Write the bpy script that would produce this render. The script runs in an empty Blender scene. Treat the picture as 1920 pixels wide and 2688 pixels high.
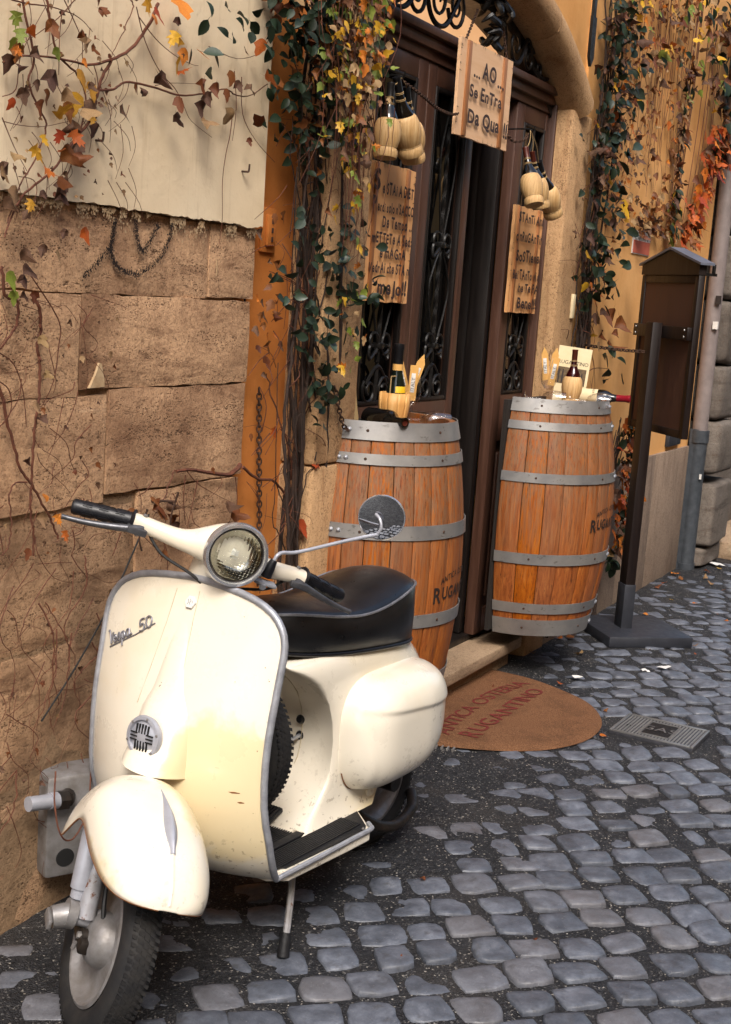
import bpy, bmesh, math, random
from mathutils import Vector, Matrix, noise as mnoise

# ------------------------------------------------------------------ camera, world, sun, exposure
SC = bpy.context.scene
COL = SC.collection
R = math.radians
CAM_P, CAM_R, CAM_Y, CAM_H = R(9.3), R(4.07), R(27.3), 1.535
def make_camera():
    f = Vector((math.cos(CAM_Y)*math.cos(CAM_P), math.sin(CAM_Y)*math.cos(CAM_P), -math.sin(CAM_P)))
    rt = f.cross(Vector((0, 0, 1))).normalized()
    up = rt.cross(f)
    c, s = math.cos(CAM_R), math.sin(CAM_R)
    rt, up = c*rt + s*up, c*up - s*rt
    cam = bpy.data.cameras.new('camera')
    o = bpy.data.objects.new('camera', cam)
    COL.objects.link(o)
    m = Matrix((rt, up, -f)).transposed().to_4x4()
    m.translation = Vector((0, 0, CAM_H))
    o.matrix_world = m
    cam.sensor_fit = 'VERTICAL'
    cam.sensor_height = 36
    cam.lens = 36*3450/2688
    cam.clip_start, cam.clip_end = .05, 500
    SC.camera = o
make_camera()
W = bpy.data.worlds.new('World')
SC.world = W
W.use_nodes = True
_nt = W.node_tree
_bg = _nt.nodes['Background']
_sky = _nt.nodes.new('ShaderNodeTexSky')
_sky.sky_type = 'NISHITA'
_sky.sun_disc = False
SUN_EL, SUN_AZ = 48, 212            # azimuth of the sun as seen from the street, degrees from +X
_sky.sun_elevation = R(SUN_EL)
_sky.sun_rotation = R(90 - SUN_AZ)
_sky.air_density, _sky.dust_density, _sky.ozone_density = 1.2, 4.0, 1.0
_nt.links.new(_sky.outputs[0], _bg.inputs[0])
_bg.inputs[1].default_value = .12
def make_sun():
    L = bpy.data.lights.new('sun', 'SUN')
    L.energy, L.angle, L.color = 1.5, R(22), (1, .965, .92)
    o = bpy.data.objects.new('sun', L)
    COL.objects.link(o)
    d = Vector((math.cos(R(SUN_AZ))*math.cos(R(SUN_EL)), math.sin(R(SUN_AZ))*math.cos(R(SUN_EL)), math.sin(R(SUN_EL))))
    o.rotation_euler = d.to_track_quat('Z', 'Y').to_euler()
make_sun()
SC.view_settings.view_transform = 'Standard'
SC.view_settings.look = 'None'
SC.view_settings.exposure = 1.15
SC.view_settings.gamma = 1
SC.view_settings.use_curve_mapping = False
SC.render.engine = 'CYCLES'

# ------------------------------------------------------------------ helpers: objects
def C(h, a=1):
    h = h.lstrip('#')
    v = [int(h[i:i+2], 16)/255 for i in (0, 2, 4)]
    return tuple((x/12.92 if x <= .04045 else ((x+.055)/1.055)**2.4) for x in v) + (a,)

def tag(o, label, cat, group=None, kind=None):
    if label: o['label'] = label
    if cat: o['category'] = cat
    if group: o['group'] = group
    if kind: o['kind'] = kind
    return o

def thing(name, label, cat, loc=(0, 0, 0), rz=0, group=None):
    o = bpy.data.objects.new(name, None)
    o.empty_display_size = .1
    COL.objects.link(o)
    o.location = loc
    o.rotation_euler = (0, 0, rz)
    return tag(o, label, cat, group)

def link_mesh(name, me, parent=None):
    o = bpy.data.objects.new(name, me)
    COL.objects.link(o)
    if parent: o.parent = parent
    return o

class MB:
    """collects shapes into one mesh"""
    def __init__(s): s.v, s.f, s.m, s.uv = [], [], [], None; s.cur = 0
    def add(s, vs, fs, M=None):
        n = len(s.v)
        s.v += [tuple(M @ Vector(p)) if M else tuple(p) for p in vs]
        s.f += [tuple(i+n for i in f) for f in fs]
        s.m += [s.cur]*len(fs)
        return s
    def box(s, c, size, M=None, b=0, taper=1):
        x, y, z = (d/2 for d in size)
        if b <= 0:
            vs = [(i*x*(taper if k > 0 else 1), j*y*(taper if k > 0 else 1), k*z) for k in (-1, 1) for j in (-1, 1) for i in (-1, 1)]
            fs = [(0, 2, 3, 1), (4, 5, 7, 6), (0, 1, 5, 4), (2, 6, 7, 3), (0, 4, 6, 2), (1, 3, 7, 5)]
        else:
            bm = bmesh.new()
            bmesh.ops.create_cube(bm, size=1)
            for q in bm.verts: q.co = Vector((q.co.x*2*x, q.co.y*2*y, q.co.z*2*z))
            bmesh.ops.bevel(bm, geom=bm.edges[:], offset=b, segments=2, affect='EDGES', profile=.5)
            bm.verts.index_update()
            vs = [tuple(q.co) for q in bm.verts]; fs = [tuple(q.index for q in f.verts) for f in bm.faces]
            bm.free()
        T = Matrix.Translation(c)
        return s.add(vs, fs, (T @ M) if M else T)
    def loft(s, rings, closed=True, cap=(True, True), M=None):
        n = len(rings[0]); vs = [p for r in rings for p in r]; fs = []
        for i in range(len(rings)-1):
            for j in range(n if closed else n-1):
                a, b = i*n+j, i*n+(j+1) % n
                fs.append((a, b, b+n, a+n))
        if closed and cap[0]: fs.append(tuple(range(n-1, -1, -1)))
        if closed and cap[1]: fs.append(tuple(range((len(rings)-1)*n, len(rings)*n)))
        return s.add(vs, fs, M)
    def tube(s, pts, r, n=8, cap=True, M=None, flat=None):
        pts = [Vector(p) for p in pts]
        if len(pts) < 2: return s
        rr = r if isinstance(r, (list, tuple)) else [r]*len(pts)
        rings = []; up = None
        for i, p in enumerate(pts):
            t = (pts[min(i+1, len(pts)-1)] - pts[max(i-1, 0)])
            if t.length < 1e-9: t = Vector((0, 0, 1))
            t.normalize()
            if up is None:
                up = t.orthogonal().normalized()
                if flat is not None: up = (Vector(flat) - t*t.dot(Vector(flat))).normalized()
            up = (up - t*up.dot(t))
            up = up.normalized() if up.length > 1e-6 else t.orthogonal().normalized()
            w = t.cross(up)
            rings.append([p + (up*math.cos(2*math.pi*k/n) + w*math.sin(2*math.pi*k/n))*rr[i] for k in range(n)])
        return s.loft(rings, True, (cap, cap), M)
    def lathe(s, prof, n=24, M=None, a0=0, a1=2*math.pi):
        full = abs(a1-a0-2*math.pi) < 1e-6
        k = n if full else n+1
        rings = [[(r*math.cos(a0+(a1-a0)*j/n), r*math.sin(a0+(a1-a0)*j/n), z) for j in range(k)] for r, z in prof]
        return s.loft(rings, full, (False, False), M)
    def prism(s, poly, d0, d1, M=None):
        """polygon (x,z) extruded along y"""
        n = len(poly)
        vs = [(x, d0, z) for x, z in poly] + [(x, d1, z) for x, z in poly]
        fs = [tuple(range(n)), tuple(range(2*n-1, n-1, -1))] + [(i, i+n, (i+1) % n+n, (i+1) % n) for i in range(n)]
        return s.add(vs, fs, M)
    def grid(s, fn, nu, nv, M=None, closeu=False):
        vs = [fn(i/(nu if closeu else nu-1), j/(nv-1)) for j in range(nv) for i in range(nu)]
        fs = []
        for j in range(nv-1):
            for i in range(nu if closeu else nu-1):
                a, b = j*nu+i, j*nu+(i+1) % nu
                fs.append((a, b, b+nu, a+nu))
        return s.add(vs, fs, M)
    def mesh(s, name, mats, smooth=True, angle=40):
        me = bpy.data.meshes.new(name)
        me.from_pydata(s.v, [], s.f)
        for m in (mats if isinstance(mats, (list, tuple)) else [mats]):
            me.materials.append(m)
        if any(s.m): me.polygons.foreach_set('material_index', s.m)
        bm = bmesh.new(); bm.from_mesh(me)
        bmesh.ops.recalc_face_normals(bm, faces=bm.faces[:])
        if smooth:
            ca = math.radians(angle)
            for f in bm.faces: f.smooth = True
            for e in bm.edges:
                if len(e.link_faces) == 2 and e.calc_face_angle(0) > ca: e.smooth = False
        bm.to_mesh(me); bm.free()
        me.update()
        return me
    def obj(s, name, mats, parent=None, smooth=True, angle=40, sub=0, bevel=0, solid=0):
        o = link_mesh(name, s.mesh(name, mats, smooth, angle), parent)
        if solid:
            m = o.modifiers.new('s', 'SOLIDIFY'); m.thickness = solid; m.offset = 0
        if bevel:
            m = o.modifiers.new('b', 'BEVEL'); m.width = bevel; m.segments = 2; m.limit_method = 'ANGLE'; m.angle_limit = R(40); m.harden_normals = False
        if sub:
            m = o.modifiers.new('u', 'SUBSURF'); m.levels = sub; m.render_levels = sub
        return o

def rot_to(d):
    return Vector(d).normalized().to_track_quat('Z', 'Y').to_matrix().to_4x4()
def TR(loc, d=(0, 0, 1)): return Matrix.Translation(loc) @ rot_to(d)
def lerp(a, b, t): return a + (b-a)*t
def interp(x, xs, ys):
    if x <= xs[0]: return ys[0]
    for i in range(len(xs)-1):
        if x <= xs[i+1]:
            t = (x-xs[i])/(xs[i+1]-xs[i]); return ys[i] + (ys[i+1]-ys[i])*t
    return ys[-1]
def sinterp(x, xs, ys):
    """smooth (Catmull-Rom) interpolation"""
    n = len(xs)
    if x <= xs[0]: return ys[0]
    if x >= xs[-1]: return ys[-1]
    i = max(k for k in range(n-1) if xs[k] <= x)
    h = xs[i+1]-xs[i]; t = (x-xs[i])/h
    def sl(k):
        if k == 0: return (ys[1]-ys[0])/(xs[1]-xs[0])
        if k == n-1: return (ys[-1]-ys[-2])/(xs[-1]-xs[-2])
        return (ys[k+1]-ys[k-1])/(xs[k+1]-xs[k-1])
    m0, m1 = sl(i)*h, sl(i+1)*h
    return (2*t**3-3*t*t+1)*ys[i]+(t**3-2*t*t+t)*m0+(-2*t**3+3*t*t)*ys[i+1]+(t**3-t*t)*m1
def spline(pts, n=8):
    """Catmull-Rom through points"""
    P = [Vector(p) for p in pts]; out = []
    for i in range(len(P)-1):
        p0, p1, p2, p3 = P[max(i-1, 0)], P[i], P[i+1], P[min(i+2, len(P)-1)]
        for k in range(n):
            t = k/n
            out.append(.5*((2*p1)+(p2-p0)*t+(2*p0-5*p1+4*p2-p3)*t*t+(3*p1-p0-3*p2+p3)*t**3))
    out.append(P[-1]); return out
def se(v, p): return math.copysign(abs(v)**p, v)

_txt = {}
def text_geo(ch, shear=0, res=3, offset=0):
    """flat outline mesh of a string in the built-in font: verts (x,y), faces"""
    key = (ch, shear, res, offset)
    if key not in _txt:
        cu = bpy.data.curves.new('t', 'FONT'); cu.body = ch; cu.size = 1; cu.shear = shear; cu.resolution_u = res; cu.offset = offset
        cu.fill_mode = 'FRONT'
        o = bpy.data.objects.new('t', cu)
        COL.objects.link(o)
        me = bpy.data.meshes.new_from_object(o.evaluated_get(bpy.context.evaluated_depsgraph_get()))
        bpy.data.objects.remove(o); bpy.data.curves.remove(cu)
        vs = [tuple(v.co[:2]) for v in me.vertices]; fs = [tuple(p.vertices) for p in me.polygons]
        bpy.data.meshes.remove(me)
        _txt[key] = (vs, fs)
    return _txt[key]
def text_width(ch, **k):
    vs, _ = text_geo(ch, **k)
    return (max(v[0] for v in vs) if vs else .3)

# ------------------------------------------------------------------ helpers: materials
class MT:
    def __init__(s, name, rough=.6, metal=0., spec=.5, coat=0.):
        s.m = bpy.data.materials.new(name); s.m.use_nodes = True
        s.nt = s.m.node_tree; s.b = s.nt.nodes['Principled BSDF']
        s.b.inputs['Roughness'].default_value = rough
        s.b.inputs['Metallic'].default_value = metal
        s.b.inputs['Specular IOR Level'].default_value = spec
        s.b.inputs['Coat Weight'].default_value = coat
        s._c = {}
    def n(s, t, **kw):
        x = s.nt.nodes.new(t)
        for k, v in kw.items(): setattr(x, k, v)
        return x
    def put(s, sock, v):
        if hasattr(v, 'is_output') or isinstance(v, bpy.types.NodeSocket): s.nt.links.new(v, sock)
        else: sock.default_value = v
    def vec(s, scale=(1, 1, 1), kind='obj', loc=(0, 0, 0), rot=(0, 0, 0)):
        if kind not in s._c:
            if kind == 'pos': s._c[kind] = s.n('ShaderNodeNewGeometry').outputs['Position']
            else: s._c[kind] = s.n('ShaderNodeTexCoord').outputs['Object' if kind == 'obj' else 'Generated']
        mp = s.n('ShaderNodeMapping'); s.nt.links.new(s._c[kind], mp.inputs[0])
        mp.inputs['Scale'].default_value = scale; mp.inputs['Location'].default_value = loc; mp.inputs['Rotation'].default_value = rot
        return mp.outputs[0]
    def rnd(s):
        if 'r' not in s._c: s._c['r'] = s.n('ShaderNodeObjectInfo').outputs['Random']
        return s._c['r']
    def shift(s, v, amt=37.0):
        """offset a vector by the object's random number"""
        a = s.n('ShaderNodeVectorMath', operation='ADD')
        mul = s.math('MULTIPLY', s.rnd(), amt)
        s.nt.links.new(v, a.inputs[0]); s.nt.links.new(mul, a.inputs[1]); return a.outputs[0]
    def noise(s, v, scale=5, detail=4, rough=.6, dist=0):
        x = s.n('ShaderNodeTexNoise'); s.nt.links.new(v, x.inputs['Vector'])
        for k, q in (('Scale', scale), ('Detail', detail), ('Roughness', rough), ('Distortion', dist)): x.inputs[k].default_value = q
        return x.outputs['Fac']
    def voro(s, v, scale=5, feature='F1', out='Distance', rand=1):
        x = s.n('ShaderNodeTexVoronoi', feature=feature); s.nt.links.new(v, x.inputs['Vector']); x.inputs['Scale'].default_value = scale
        x.inputs['Randomness'].default_value = rand
        return x.outputs[out]
    def wave(s, v, scale=5, dist=0, detail=2, dscale=1, direction='X', typ='BANDS'):
        x = s.n('ShaderNodeTexWave', wave_type=typ); 
        if typ == 'BANDS': x.bands_direction = direction
        s.nt.links.new(v, x.inputs['Vector'])
        for k, q in (('Scale', scale), ('Distortion', dist), ('Detail', detail), ('Detail Scale', dscale)): x.inputs[k].default_value = q
        return x.outputs['Fac']
    def ramp(s, f, stops, interp='LINEAR'):
        x = s.n('ShaderNodeValToRGB'); s.nt.links.new(f, x.inputs[0]); cr = x.color_ramp; cr.interpolation = interp
        while len(cr.elements) < len(stops): cr.elements.new(.5)
        for e, (p, c) in zip(cr.elements, stops):
            e.position = p; e.color = C(c) if isinstance(c, str) else ((c, c, c, 1) if isinstance(c, (int, float)) else c)
        return x.outputs[0]
    def mix(s, f, a, b, mode='MIX'):
        x = s.n('ShaderNodeMix', data_type='RGBA', blend_type=mode)
        s.put(x.inputs[0], f)
        for i, c in ((6, a), (7, b)):
            s.put(x.inputs[i], C(c) if isinstance(c, str) else c)
        return x.outputs[2]
    def math(s, op, a, b=0., clamp=False):
        x = s.n('ShaderNodeMath', operation=op, use_clamp=clamp); s.put(x.inputs[0], a); s.put(x.inputs[1], b); return x.outputs[0]
    def mapr(s, v, a, b, c=0., d=1.):
        x = s.n('ShaderNodeMapRange'); s.put(x.inputs[0], v)
        for i, q in zip((1, 2, 3, 4), (a, b, c, d)): x.inputs[i].default_value = q
        return x.outputs[0]
    def sep(s, v):
        x = s.n('ShaderNodeSeparateXYZ'); s.nt.links.new(v, x.inputs[0]); return x.outputs
    def bump(s, h, strength=.3, dist=.01, normal=None):
        x = s.n('ShaderNodeBump'); s.nt.links.new(h, x.inputs['Height']); x.inputs['Strength'].default_value = strength; x.inputs['Distance'].default_value = dist
        if normal is not None: s.nt.links.new(normal, x.inputs['Normal'])
        return x.outputs[0]
    def hue(s, col, val=None, sat=None, hue=None):
        x = s.n('ShaderNodeHueSaturation'); s.put(x.inputs['Color'], C(col) if isinstance(col, str) else col)
        if val is not None: s.put(x.inputs['Value'], val)
        if sat is not None: s.put(x.inputs['Saturation'], sat)
        if hue is not None: s.put(x.inputs['Hue'], hue)
        return x.outputs[0]
    def out(s, col=None, rough=None, normal=None, metal=None, **kw):
        if col is not None: s.put(s.b.inputs['Base Color'], C(col) if isinstance(col, str) else col)
        if rough is not None: s.put(s.b.inputs['Roughness'], rough)
        if normal is not None: s.put(s.b.inputs['Normal'], normal)
        if metal is not None: s.put(s.b.inputs['Metallic'], metal)
        for k, v in kw.items(): s.put(s.b.inputs[k.replace('_', ' ')], v)
        return s.m
MAT = {}
# ------------------------------------------------------------------ materials
def plaster(name, c1, c2, c3, streak=.5, dirt='#7a4a20'):
    t = MT(name, .85, spec=.25)
    v = t.vec(kind='pos')
    a = t.ramp(t.noise(v, 2.2, 6, .62), [(.3, c1), (.5, c2), (.72, c3)])
    st = t.noise(t.vec((14, 14, .8), 'pos'), 3, 6, .7)
    a = t.mix(t.mapr(st, .56, .74, 0, streak), a, dirt)
    fine = t.noise(v, 90, 3, .6)
    a = t.mix(t.mapr(fine, .62, .75, 0, .25), a, dirt)
    h = t.math('ADD', t.noise(v, 14, 5, .65), t.math('MULTIPLY', fine, .22))
    return t.out(a, None, t.bump(h, .22, .012))
MAT['orange'] = plaster('orange_plaster', '#c07334', '#cc8140', '#d48e4e', .3)
MAT['peach'] = plaster('peach_plaster', '#c78f52', '#d39d60', '#dcaa70', .22, '#95683c')
MAT['cream_panel'] = plaster('cream_plaster', '#d5bf9c', '#dec9a8', '#e4d2b3', .5, '#b09370')

def travertine(name, base, dark, light, pit=1., hor=True, pitc='#4a3220', dirt=.5):
    t = MT(name, .82, spec=.3)
    v = t.shift(t.vec(kind='pos'), 3.0)
    vs = t.shift(t.vec((1, 1, 4.5) if hor else (4, 4, .7), 'pos'), 3.0)
    col = t.ramp(t.noise(vs, 3.2, 8, .68, .4), [(.28, dark), (.47, base), (.62, base), (.8, light)])
    blot = t.noise(v, 1.7, 7, .68)
    col = t.mix(t.mapr(blot, .47, .66, 0, dirt), col, dark)
    col = t.mix(t.mapr(t.noise(v, 70, 5, .75), .48, .68, 0, .55), col, dark)
    # pits: stretched cells, gated by a larger noise so that they gather in bands
    d = t.voro(t.shift(t.vec((105, 105, 170) if hor else (150, 150, 90), 'pos'), 3.0), 1.0)
    gate = t.noise(vs, 4.2, 4, .6)
    pm = t.math('MULTIPLY', t.mapr(d, .34, .2, 0, 1), t.mapr(gate, .50, .60, 0, pit))
    d2 = t.noise(t.shift(t.vec((38, 38, 95) if hor else (80, 80, 30), 'pos'), 3.0), 1, 5, .6)
    p2 = t.math('MULTIPLY', t.mapr(d2, .60, .68, 0, 1), t.mapr(gate, .42, .56, 0, pit))
    pit_ = t.math('MAXIMUM', pm, p2)
    fin = t.noise(v, 210, 3, .65)
    col = t.mix(t.mapr(fin, .55, .68, 0, .7), col, pitc)
    crack = t.noise(t.shift(t.vec((2.2, 2.2, 26) if hor else (26, 26, 2.2), 'pos'), 3.0), 2.0, 6, .75)
    col = t.mix(t.math('MULTIPLY', t.mapr(crack, .62, .70, 0, .6), min(1, pit)), col, pitc)
    col = t.mix(t.math('MULTIPLY', pit_, .85), col, pitc)
    h = t.math('SUBTRACT', t.math('ADD', t.noise(v, 24, 6, .7), t.math('MULTIPLY', t.noise(v, 150, 3, .6), .3)), t.math('MULTIPLY', pit_, 1.6))
    return t.out(col, None, t.bump(h, .42, .012))
MAT['stone'] = travertine('weathered_travertine', '#c8a17c', '#71503a', '#e2c5a2', 1.1, dirt=.85)
MAT['stone_low'] = travertine('stained_travertine', '#ae8c6c', '#604531', '#cdac8a', 1.1, dirt=.85)
MAT['jamb'] = travertine('travertine_jamb', '#b8946c', '#8f6b49', '#c9aa80', .8, hor=False, dirt=.55)
MAT['dado'] = travertine('travertine_dado', '#8f7c6b', '#66564a', '#a59383', .45, hor=False, dirt=.5)
MAT['slab'] = travertine('travertine_slab', '#a28a70', '#6f5a45', '#b7a48c', .6, dirt=.5)
MAT['rustic'] = travertine('grey_rustic_stone', '#6e665e', '#423b35', '#878078', .8, dirt=.6)
MAT['mortar'] = travertine('old_mortar', '#94795d', '#5c4734', '#ab9175', 1.0)

def paint_cream():
    t = MT('cream_scooter_paint', .28, spec=.5, coat=.6)
    v = t.vec()
    n1 = t.noise(v, 7, 5, .65, .3)
    # yellowed old lacquer: patches with their own outline, on the shield's left and the mudguard's skirt
    def patch(c, r, w=.035):
        d = t.n('ShaderNodeVectorMath', operation='DISTANCE'); t.nt.links.new(v, d.inputs[0]); d.inputs[1].default_value = c
        dd = t.math('ADD', d.outputs['Value'], t.math('MULTIPLY', t.math('SUBTRACT', n1, .5), .22))
        return t.mapr(dd, r, r-w, 0, 1)
    y = t.math('MAXIMUM', patch((-.30, .20, .46), .185), t.math('MAXIMUM', patch((.04, .14, .30), .13), patch((-.95, .20, .20), .12, .08)))
    col = t.mix(t.math('MULTIPLY', y, .7), '#ddd5c4', '#d6c08c')
    col = t.mix(t.mapr(t.noise(v, 4.2, 5, .6), .52, .66, 0, .22), col, '#d2bf93')
    chips = t.math('MULTIPLY', t.mapr(t.noise(v, 95, 2, .5), .745, .765), t.mapr(t.noise(v, 6, 3, .5), .48, .6))
    col = t.mix(chips, col, '#5b3318')
    scr = t.mapr(t.noise(t.vec((14, 14, 120)), 2.4, 3, .5), .75, .775, 0, .45)
    col = t.mix(scr, col, '#9a7c50')
    mud = t.math('MULTIPLY', t.mapr(t.noise(v, 60, 3, .6), .60, .66), t.mapr(t.math('ADD', t.sep(v)[2], t.math('MULTIPLY', n1, .3)), .58, .40))
    col = t.mix(t.math('MULTIPLY', mud, .6), col, '#6b543c')
    ro = t.mapr(t.noise(v, 9, 5, .7), .3, .75, .2, .5)
    h = t.math('ADD', t.noise(v, 5, 3, .5), t.math('MULTIPLY', t.noise(v, 16, 2, .5), .22))
    return t.out(col, ro, t.bump(h, .12, .02))
MAT['cream'] = paint_cream()

def simple(name, c, rough=.5, metal=0., c2=None, scale=20, bump=0., bdist=.004, spec=.5, coat=0., bscale=None, rvar=0.):
    t = MT(name, rough, metal, spec, coat)
    v = t.vec()
    f = t.noise(v, scale, 5, .65)
    col = t.ramp(f, [(.35, c), (.68, c2)]) if c2 else c
    r = t.mapr(t.noise(v, scale*1.7, 4, .6), .3, .75, max(.03, rough-rvar), min(1, rough+rvar)) if rvar else None
    nm = t.bump(t.noise(v, bscale or scale*3, 4, .6), bump, bdist) if bump else None
    return t.out(col, r, nm)
MAT['alu'] = simple('aluminium_trim', '#a2a4aa', .4, .35, '#85878d', 30, .15, rvar=.12)
MAT['alu_dull'] = simple('dull_cast_aluminium', '#8e8c8c', .5, .5, '#75706c', 25, .2, rvar=.1)
MAT['alu_white'] = simple('silver_paint', '#a9abb4', .38, .25, '#94969e', 12, .1, rvar=.1)
def rusty_tube():
    t = MT('rusty_silver_tube', .4, .2)
    v = t.vec()
    r = t.mapr(t.noise(v, 38, 4, .7), .6, .68)
    col = t.mix(r, t.ramp(t.noise(v, 9, 4, .6), [(.4, '#9b9ba0'), (.65, '#75706b')]), '#5f3415')
    return t.out(col, t.mapr(r, 0, 1, .4, .9))
MAT['rusty'] = rusty_tube()
MAT['chrome'] = simple('chrome', '#d4d5d9', .16, .8, '#c2c3c8', 14, rvar=.05)
MAT['mirror'] = simple('mirror_glass', '#d8dade', .015, 1.)
MAT['black_rubber'] = simple('black_rubber', '#121214', .55, 0, '#1c1c1f', 40, .25, spec=.4, rvar=.08)
MAT['grip'] = simple('moulded_grip_rubber', '#0d0e12', .42, 0, '#14151b', 40, .15, spec=.45, rvar=.06)
MAT['dark_metal'] = simple('oily_dark_metal', '#1d1a18', .5, .4, '#352c25', 30, .3, rvar=.15)
MAT['black_iron'] = simple('black_wrought_iron', '#0e0d0d', .45, .3, '#1b1917', 40, .3, rvar=.12)
MAT['rust_iron'] = simple('rusty_iron', '#33231a', .8, .2, '#4c3120', 60, .4)
def vinyl():
    t = MT('black_vinyl', .33, spec=.5)
    v = t.vec()
    cell = t.voro(v, 420, 'F1')
    return t.out(t.ramp(t.noise(v, 12, 4), [(.4, '#0c0c0e'), (.7, '#151517')]), t.mapr(t.noise(v, 22, 4), .3, .7, .26, .42), t.bump(cell, .12, .0012))
MAT['vinyl'] = vinyl()
MAT['piping'] = simple('grey_piping', '#6f7076', .4, .1, '#57585c', 60)
def tyre():
    t = MT('worn_tyre_rubber', .75, spec=.3)
    v = t.vec()
    col = t.ramp(t.noise(v, 30, 5, .7), [(.35, '#1a1a1c'), (.7, '#2a2826')])
    return t.out(col, None, t.bump(t.noise(v, 200, 3, .6), .25, .002))
MAT['tyre'] = tyre()

def barrel_wood():
    t = MT('oiled_oak_staves', .55, spec=.35)
    v0 = t.vec((1, 1, 1))
    v = t.shift(v0, 11.0)
    g = t.noise(t.shift(t.vec((38, 38, 2.0)), 11.0), 2.2, 7, .72, .6)
    col = t.ramp(g, [(.30, '#4a220c'), (.43, '#8a4718'), (.58, '#9f5a22'), (.76, '#b27338')])
    col = t.hue(col, t.mapr(t.rnd(), 0, 1, .80, 1.08), t.mapr(t.rnd(), 0, 1, .95, 1.06))
    z = t.sep(v0)[2]
    up = t.math('ADD', z, t.math('MULTIPLY', t.noise(v, 4, 5, .6), .7))
    grey = t.math('MULTIPLY', t.mapr(up, .80, 1.25, 0, .8), t.mapr(t.noise(t.shift(t.vec((75, 75, 5)), 5.0), 2, 5, .7), .40, .54))
    col = t.mix(grey, col, '#7a5c43')
    dk = t.mapr(t.noise(t.shift(t.vec((90, 90, 3.2)), 7.0), 2, 5, .7), .57, .66, 0, .75)
    col = t.mix(dk, col, '#341a0c')
    return t.out(col, t.mapr(g, .3, .7, .42, .68), t.bump(g, .35, .004))
MAT['stave'] = barrel_wood()
def hoop():
    t = MT('galvanised_hoop', .42, .55)
    v = t.vec()
    col = t.ramp(t.noise(v, 7, 5, .6), [(.35, '#7d7c7c'), (.62, '#96938f')])
    sp = t.mapr(t.noise(t.vec((1, 1, 2)), 24, 4, .7), .60, .66, 0, .6)
    col = t.mix(sp, col, '#58534d')
    return t.out(col, t.mapr(t.noise(v, 12, 5, .7), .3, .7, .34, .58), t.bump(t.noise(v, 60, 4, .6), .15, .002))
MAT['hoop'] = hoop()

def wood(name, c1, c2, c3, rough=.5, sc=(30, 30, 1.6), bump=.2, var=.12, spec=.4, coat=0., kind='obj'):
    t = MT(name, rough, spec=spec, coat=coat)
    g = t.noise(t.shift(t.vec(sc, kind), 9.0), 2.2, 6, .68, .5)
    col = t.ramp(g, [(.3, c1), (.5, c2), (.72, c3)])
    col = t.hue(col, t.mapr(t.rnd(), 0, 1, 1-var, 1+var))
    return t.out(col, t.mapr(g, .3, .7, rough-.08, rough+.1), t.bump(g, bump, .003))
MAT['door_wood'] = wood('brown_varnished_door', '#3c271e', '#4a3126', '#5a3f33', .42, (24, 24, 1.3), .15, .06)
MAT['door_dark'] = wood('dark_varnish_and_shade', '#0f0b0a', '#15100e', '#1d1613', .45, (24, 24, 1.3), .15, .06)
MAT['stand_wood'] = wood('dark_red_stand_wood', '#0f0706', '#150a07', '#1c0f0b', .5, (30, 30, 1.5), .15, .05)
MAT['stand_panel'] = wood('brown_stand_board', '#38211a', '#432a20', '#4d3327', .65, (12, 12, 3), .1, .03)
MAT['sign_wood'] = wood('pine_sign_board', '#d6995f', '#dca46d', '#e0ac79', .6, (26, 26, 1.1), .12, .04)
MAT['sign_wood_pale'] = wood('pale_sign_board', '#d2a77e', '#d7ae87', '#dbb490', .6, (2.5, 26, 26), .1, .04)
MAT['batten'] = wood('orange_batten', '#865430', '#99653d', '#a6734a', .5, (40, 40, 1.1), .15, .06)
MAT['char'] = simple('scorched_wood', '#2a1810', .9, 0, '#402516', 80)
MAT['veneer'] = wood('thin_veneer', '#b07a40', '#c89556', '#d6aa6e', .5, (26, 26, 2), .15, .10)
MAT['board'] = wood('cream_backboard', '#9a8058', '#ad946a', '#bda67e', .6, (10, 10, 1.5), .1, .05)
def straw():
    t = MT('woven_straw', .55, spec=.35)
    co = t.sep(t.vec())
    ang = t.math('ARCTAN2', co[1], co[0])
    x = t.n('ShaderNodeCombineXYZ'); t.put(x.inputs[0], t.math('MULTIPLY', ang, 3.4)); t.put(x.inputs[2], t.math('MULTIPLY', co[2], 4.0))
    g = t.noise(x.outputs[0], 2.6, 5, .7, .2)
    col = t.ramp(g, [(.28, '#8f6a40'), (.42, '#b8905c'), (.55, '#c9a472'), (.75, '#d8ba8a')])
    col = t.hue(col, t.mapr(t.rnd(), 0, 1, .85, 1.08))
    return t.out(col, None, t.bump(g, .7, .004))
MAT['straw'] = straw()
def glass_dark(name, c, rough=.05):
    t = MT(name, rough, spec=.6); return t.out(c)
MAT['bottle_dark'] = glass_dark('dark_bottle_glass', '#0c0a08', .06)
MAT['bottle_green'] = glass_dark('green_bottle_glass', '#0d1712', .05)
MAT['wine_red'] = glass_dark('red_wine_behind_glass', '#2a0608', .04)
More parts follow.
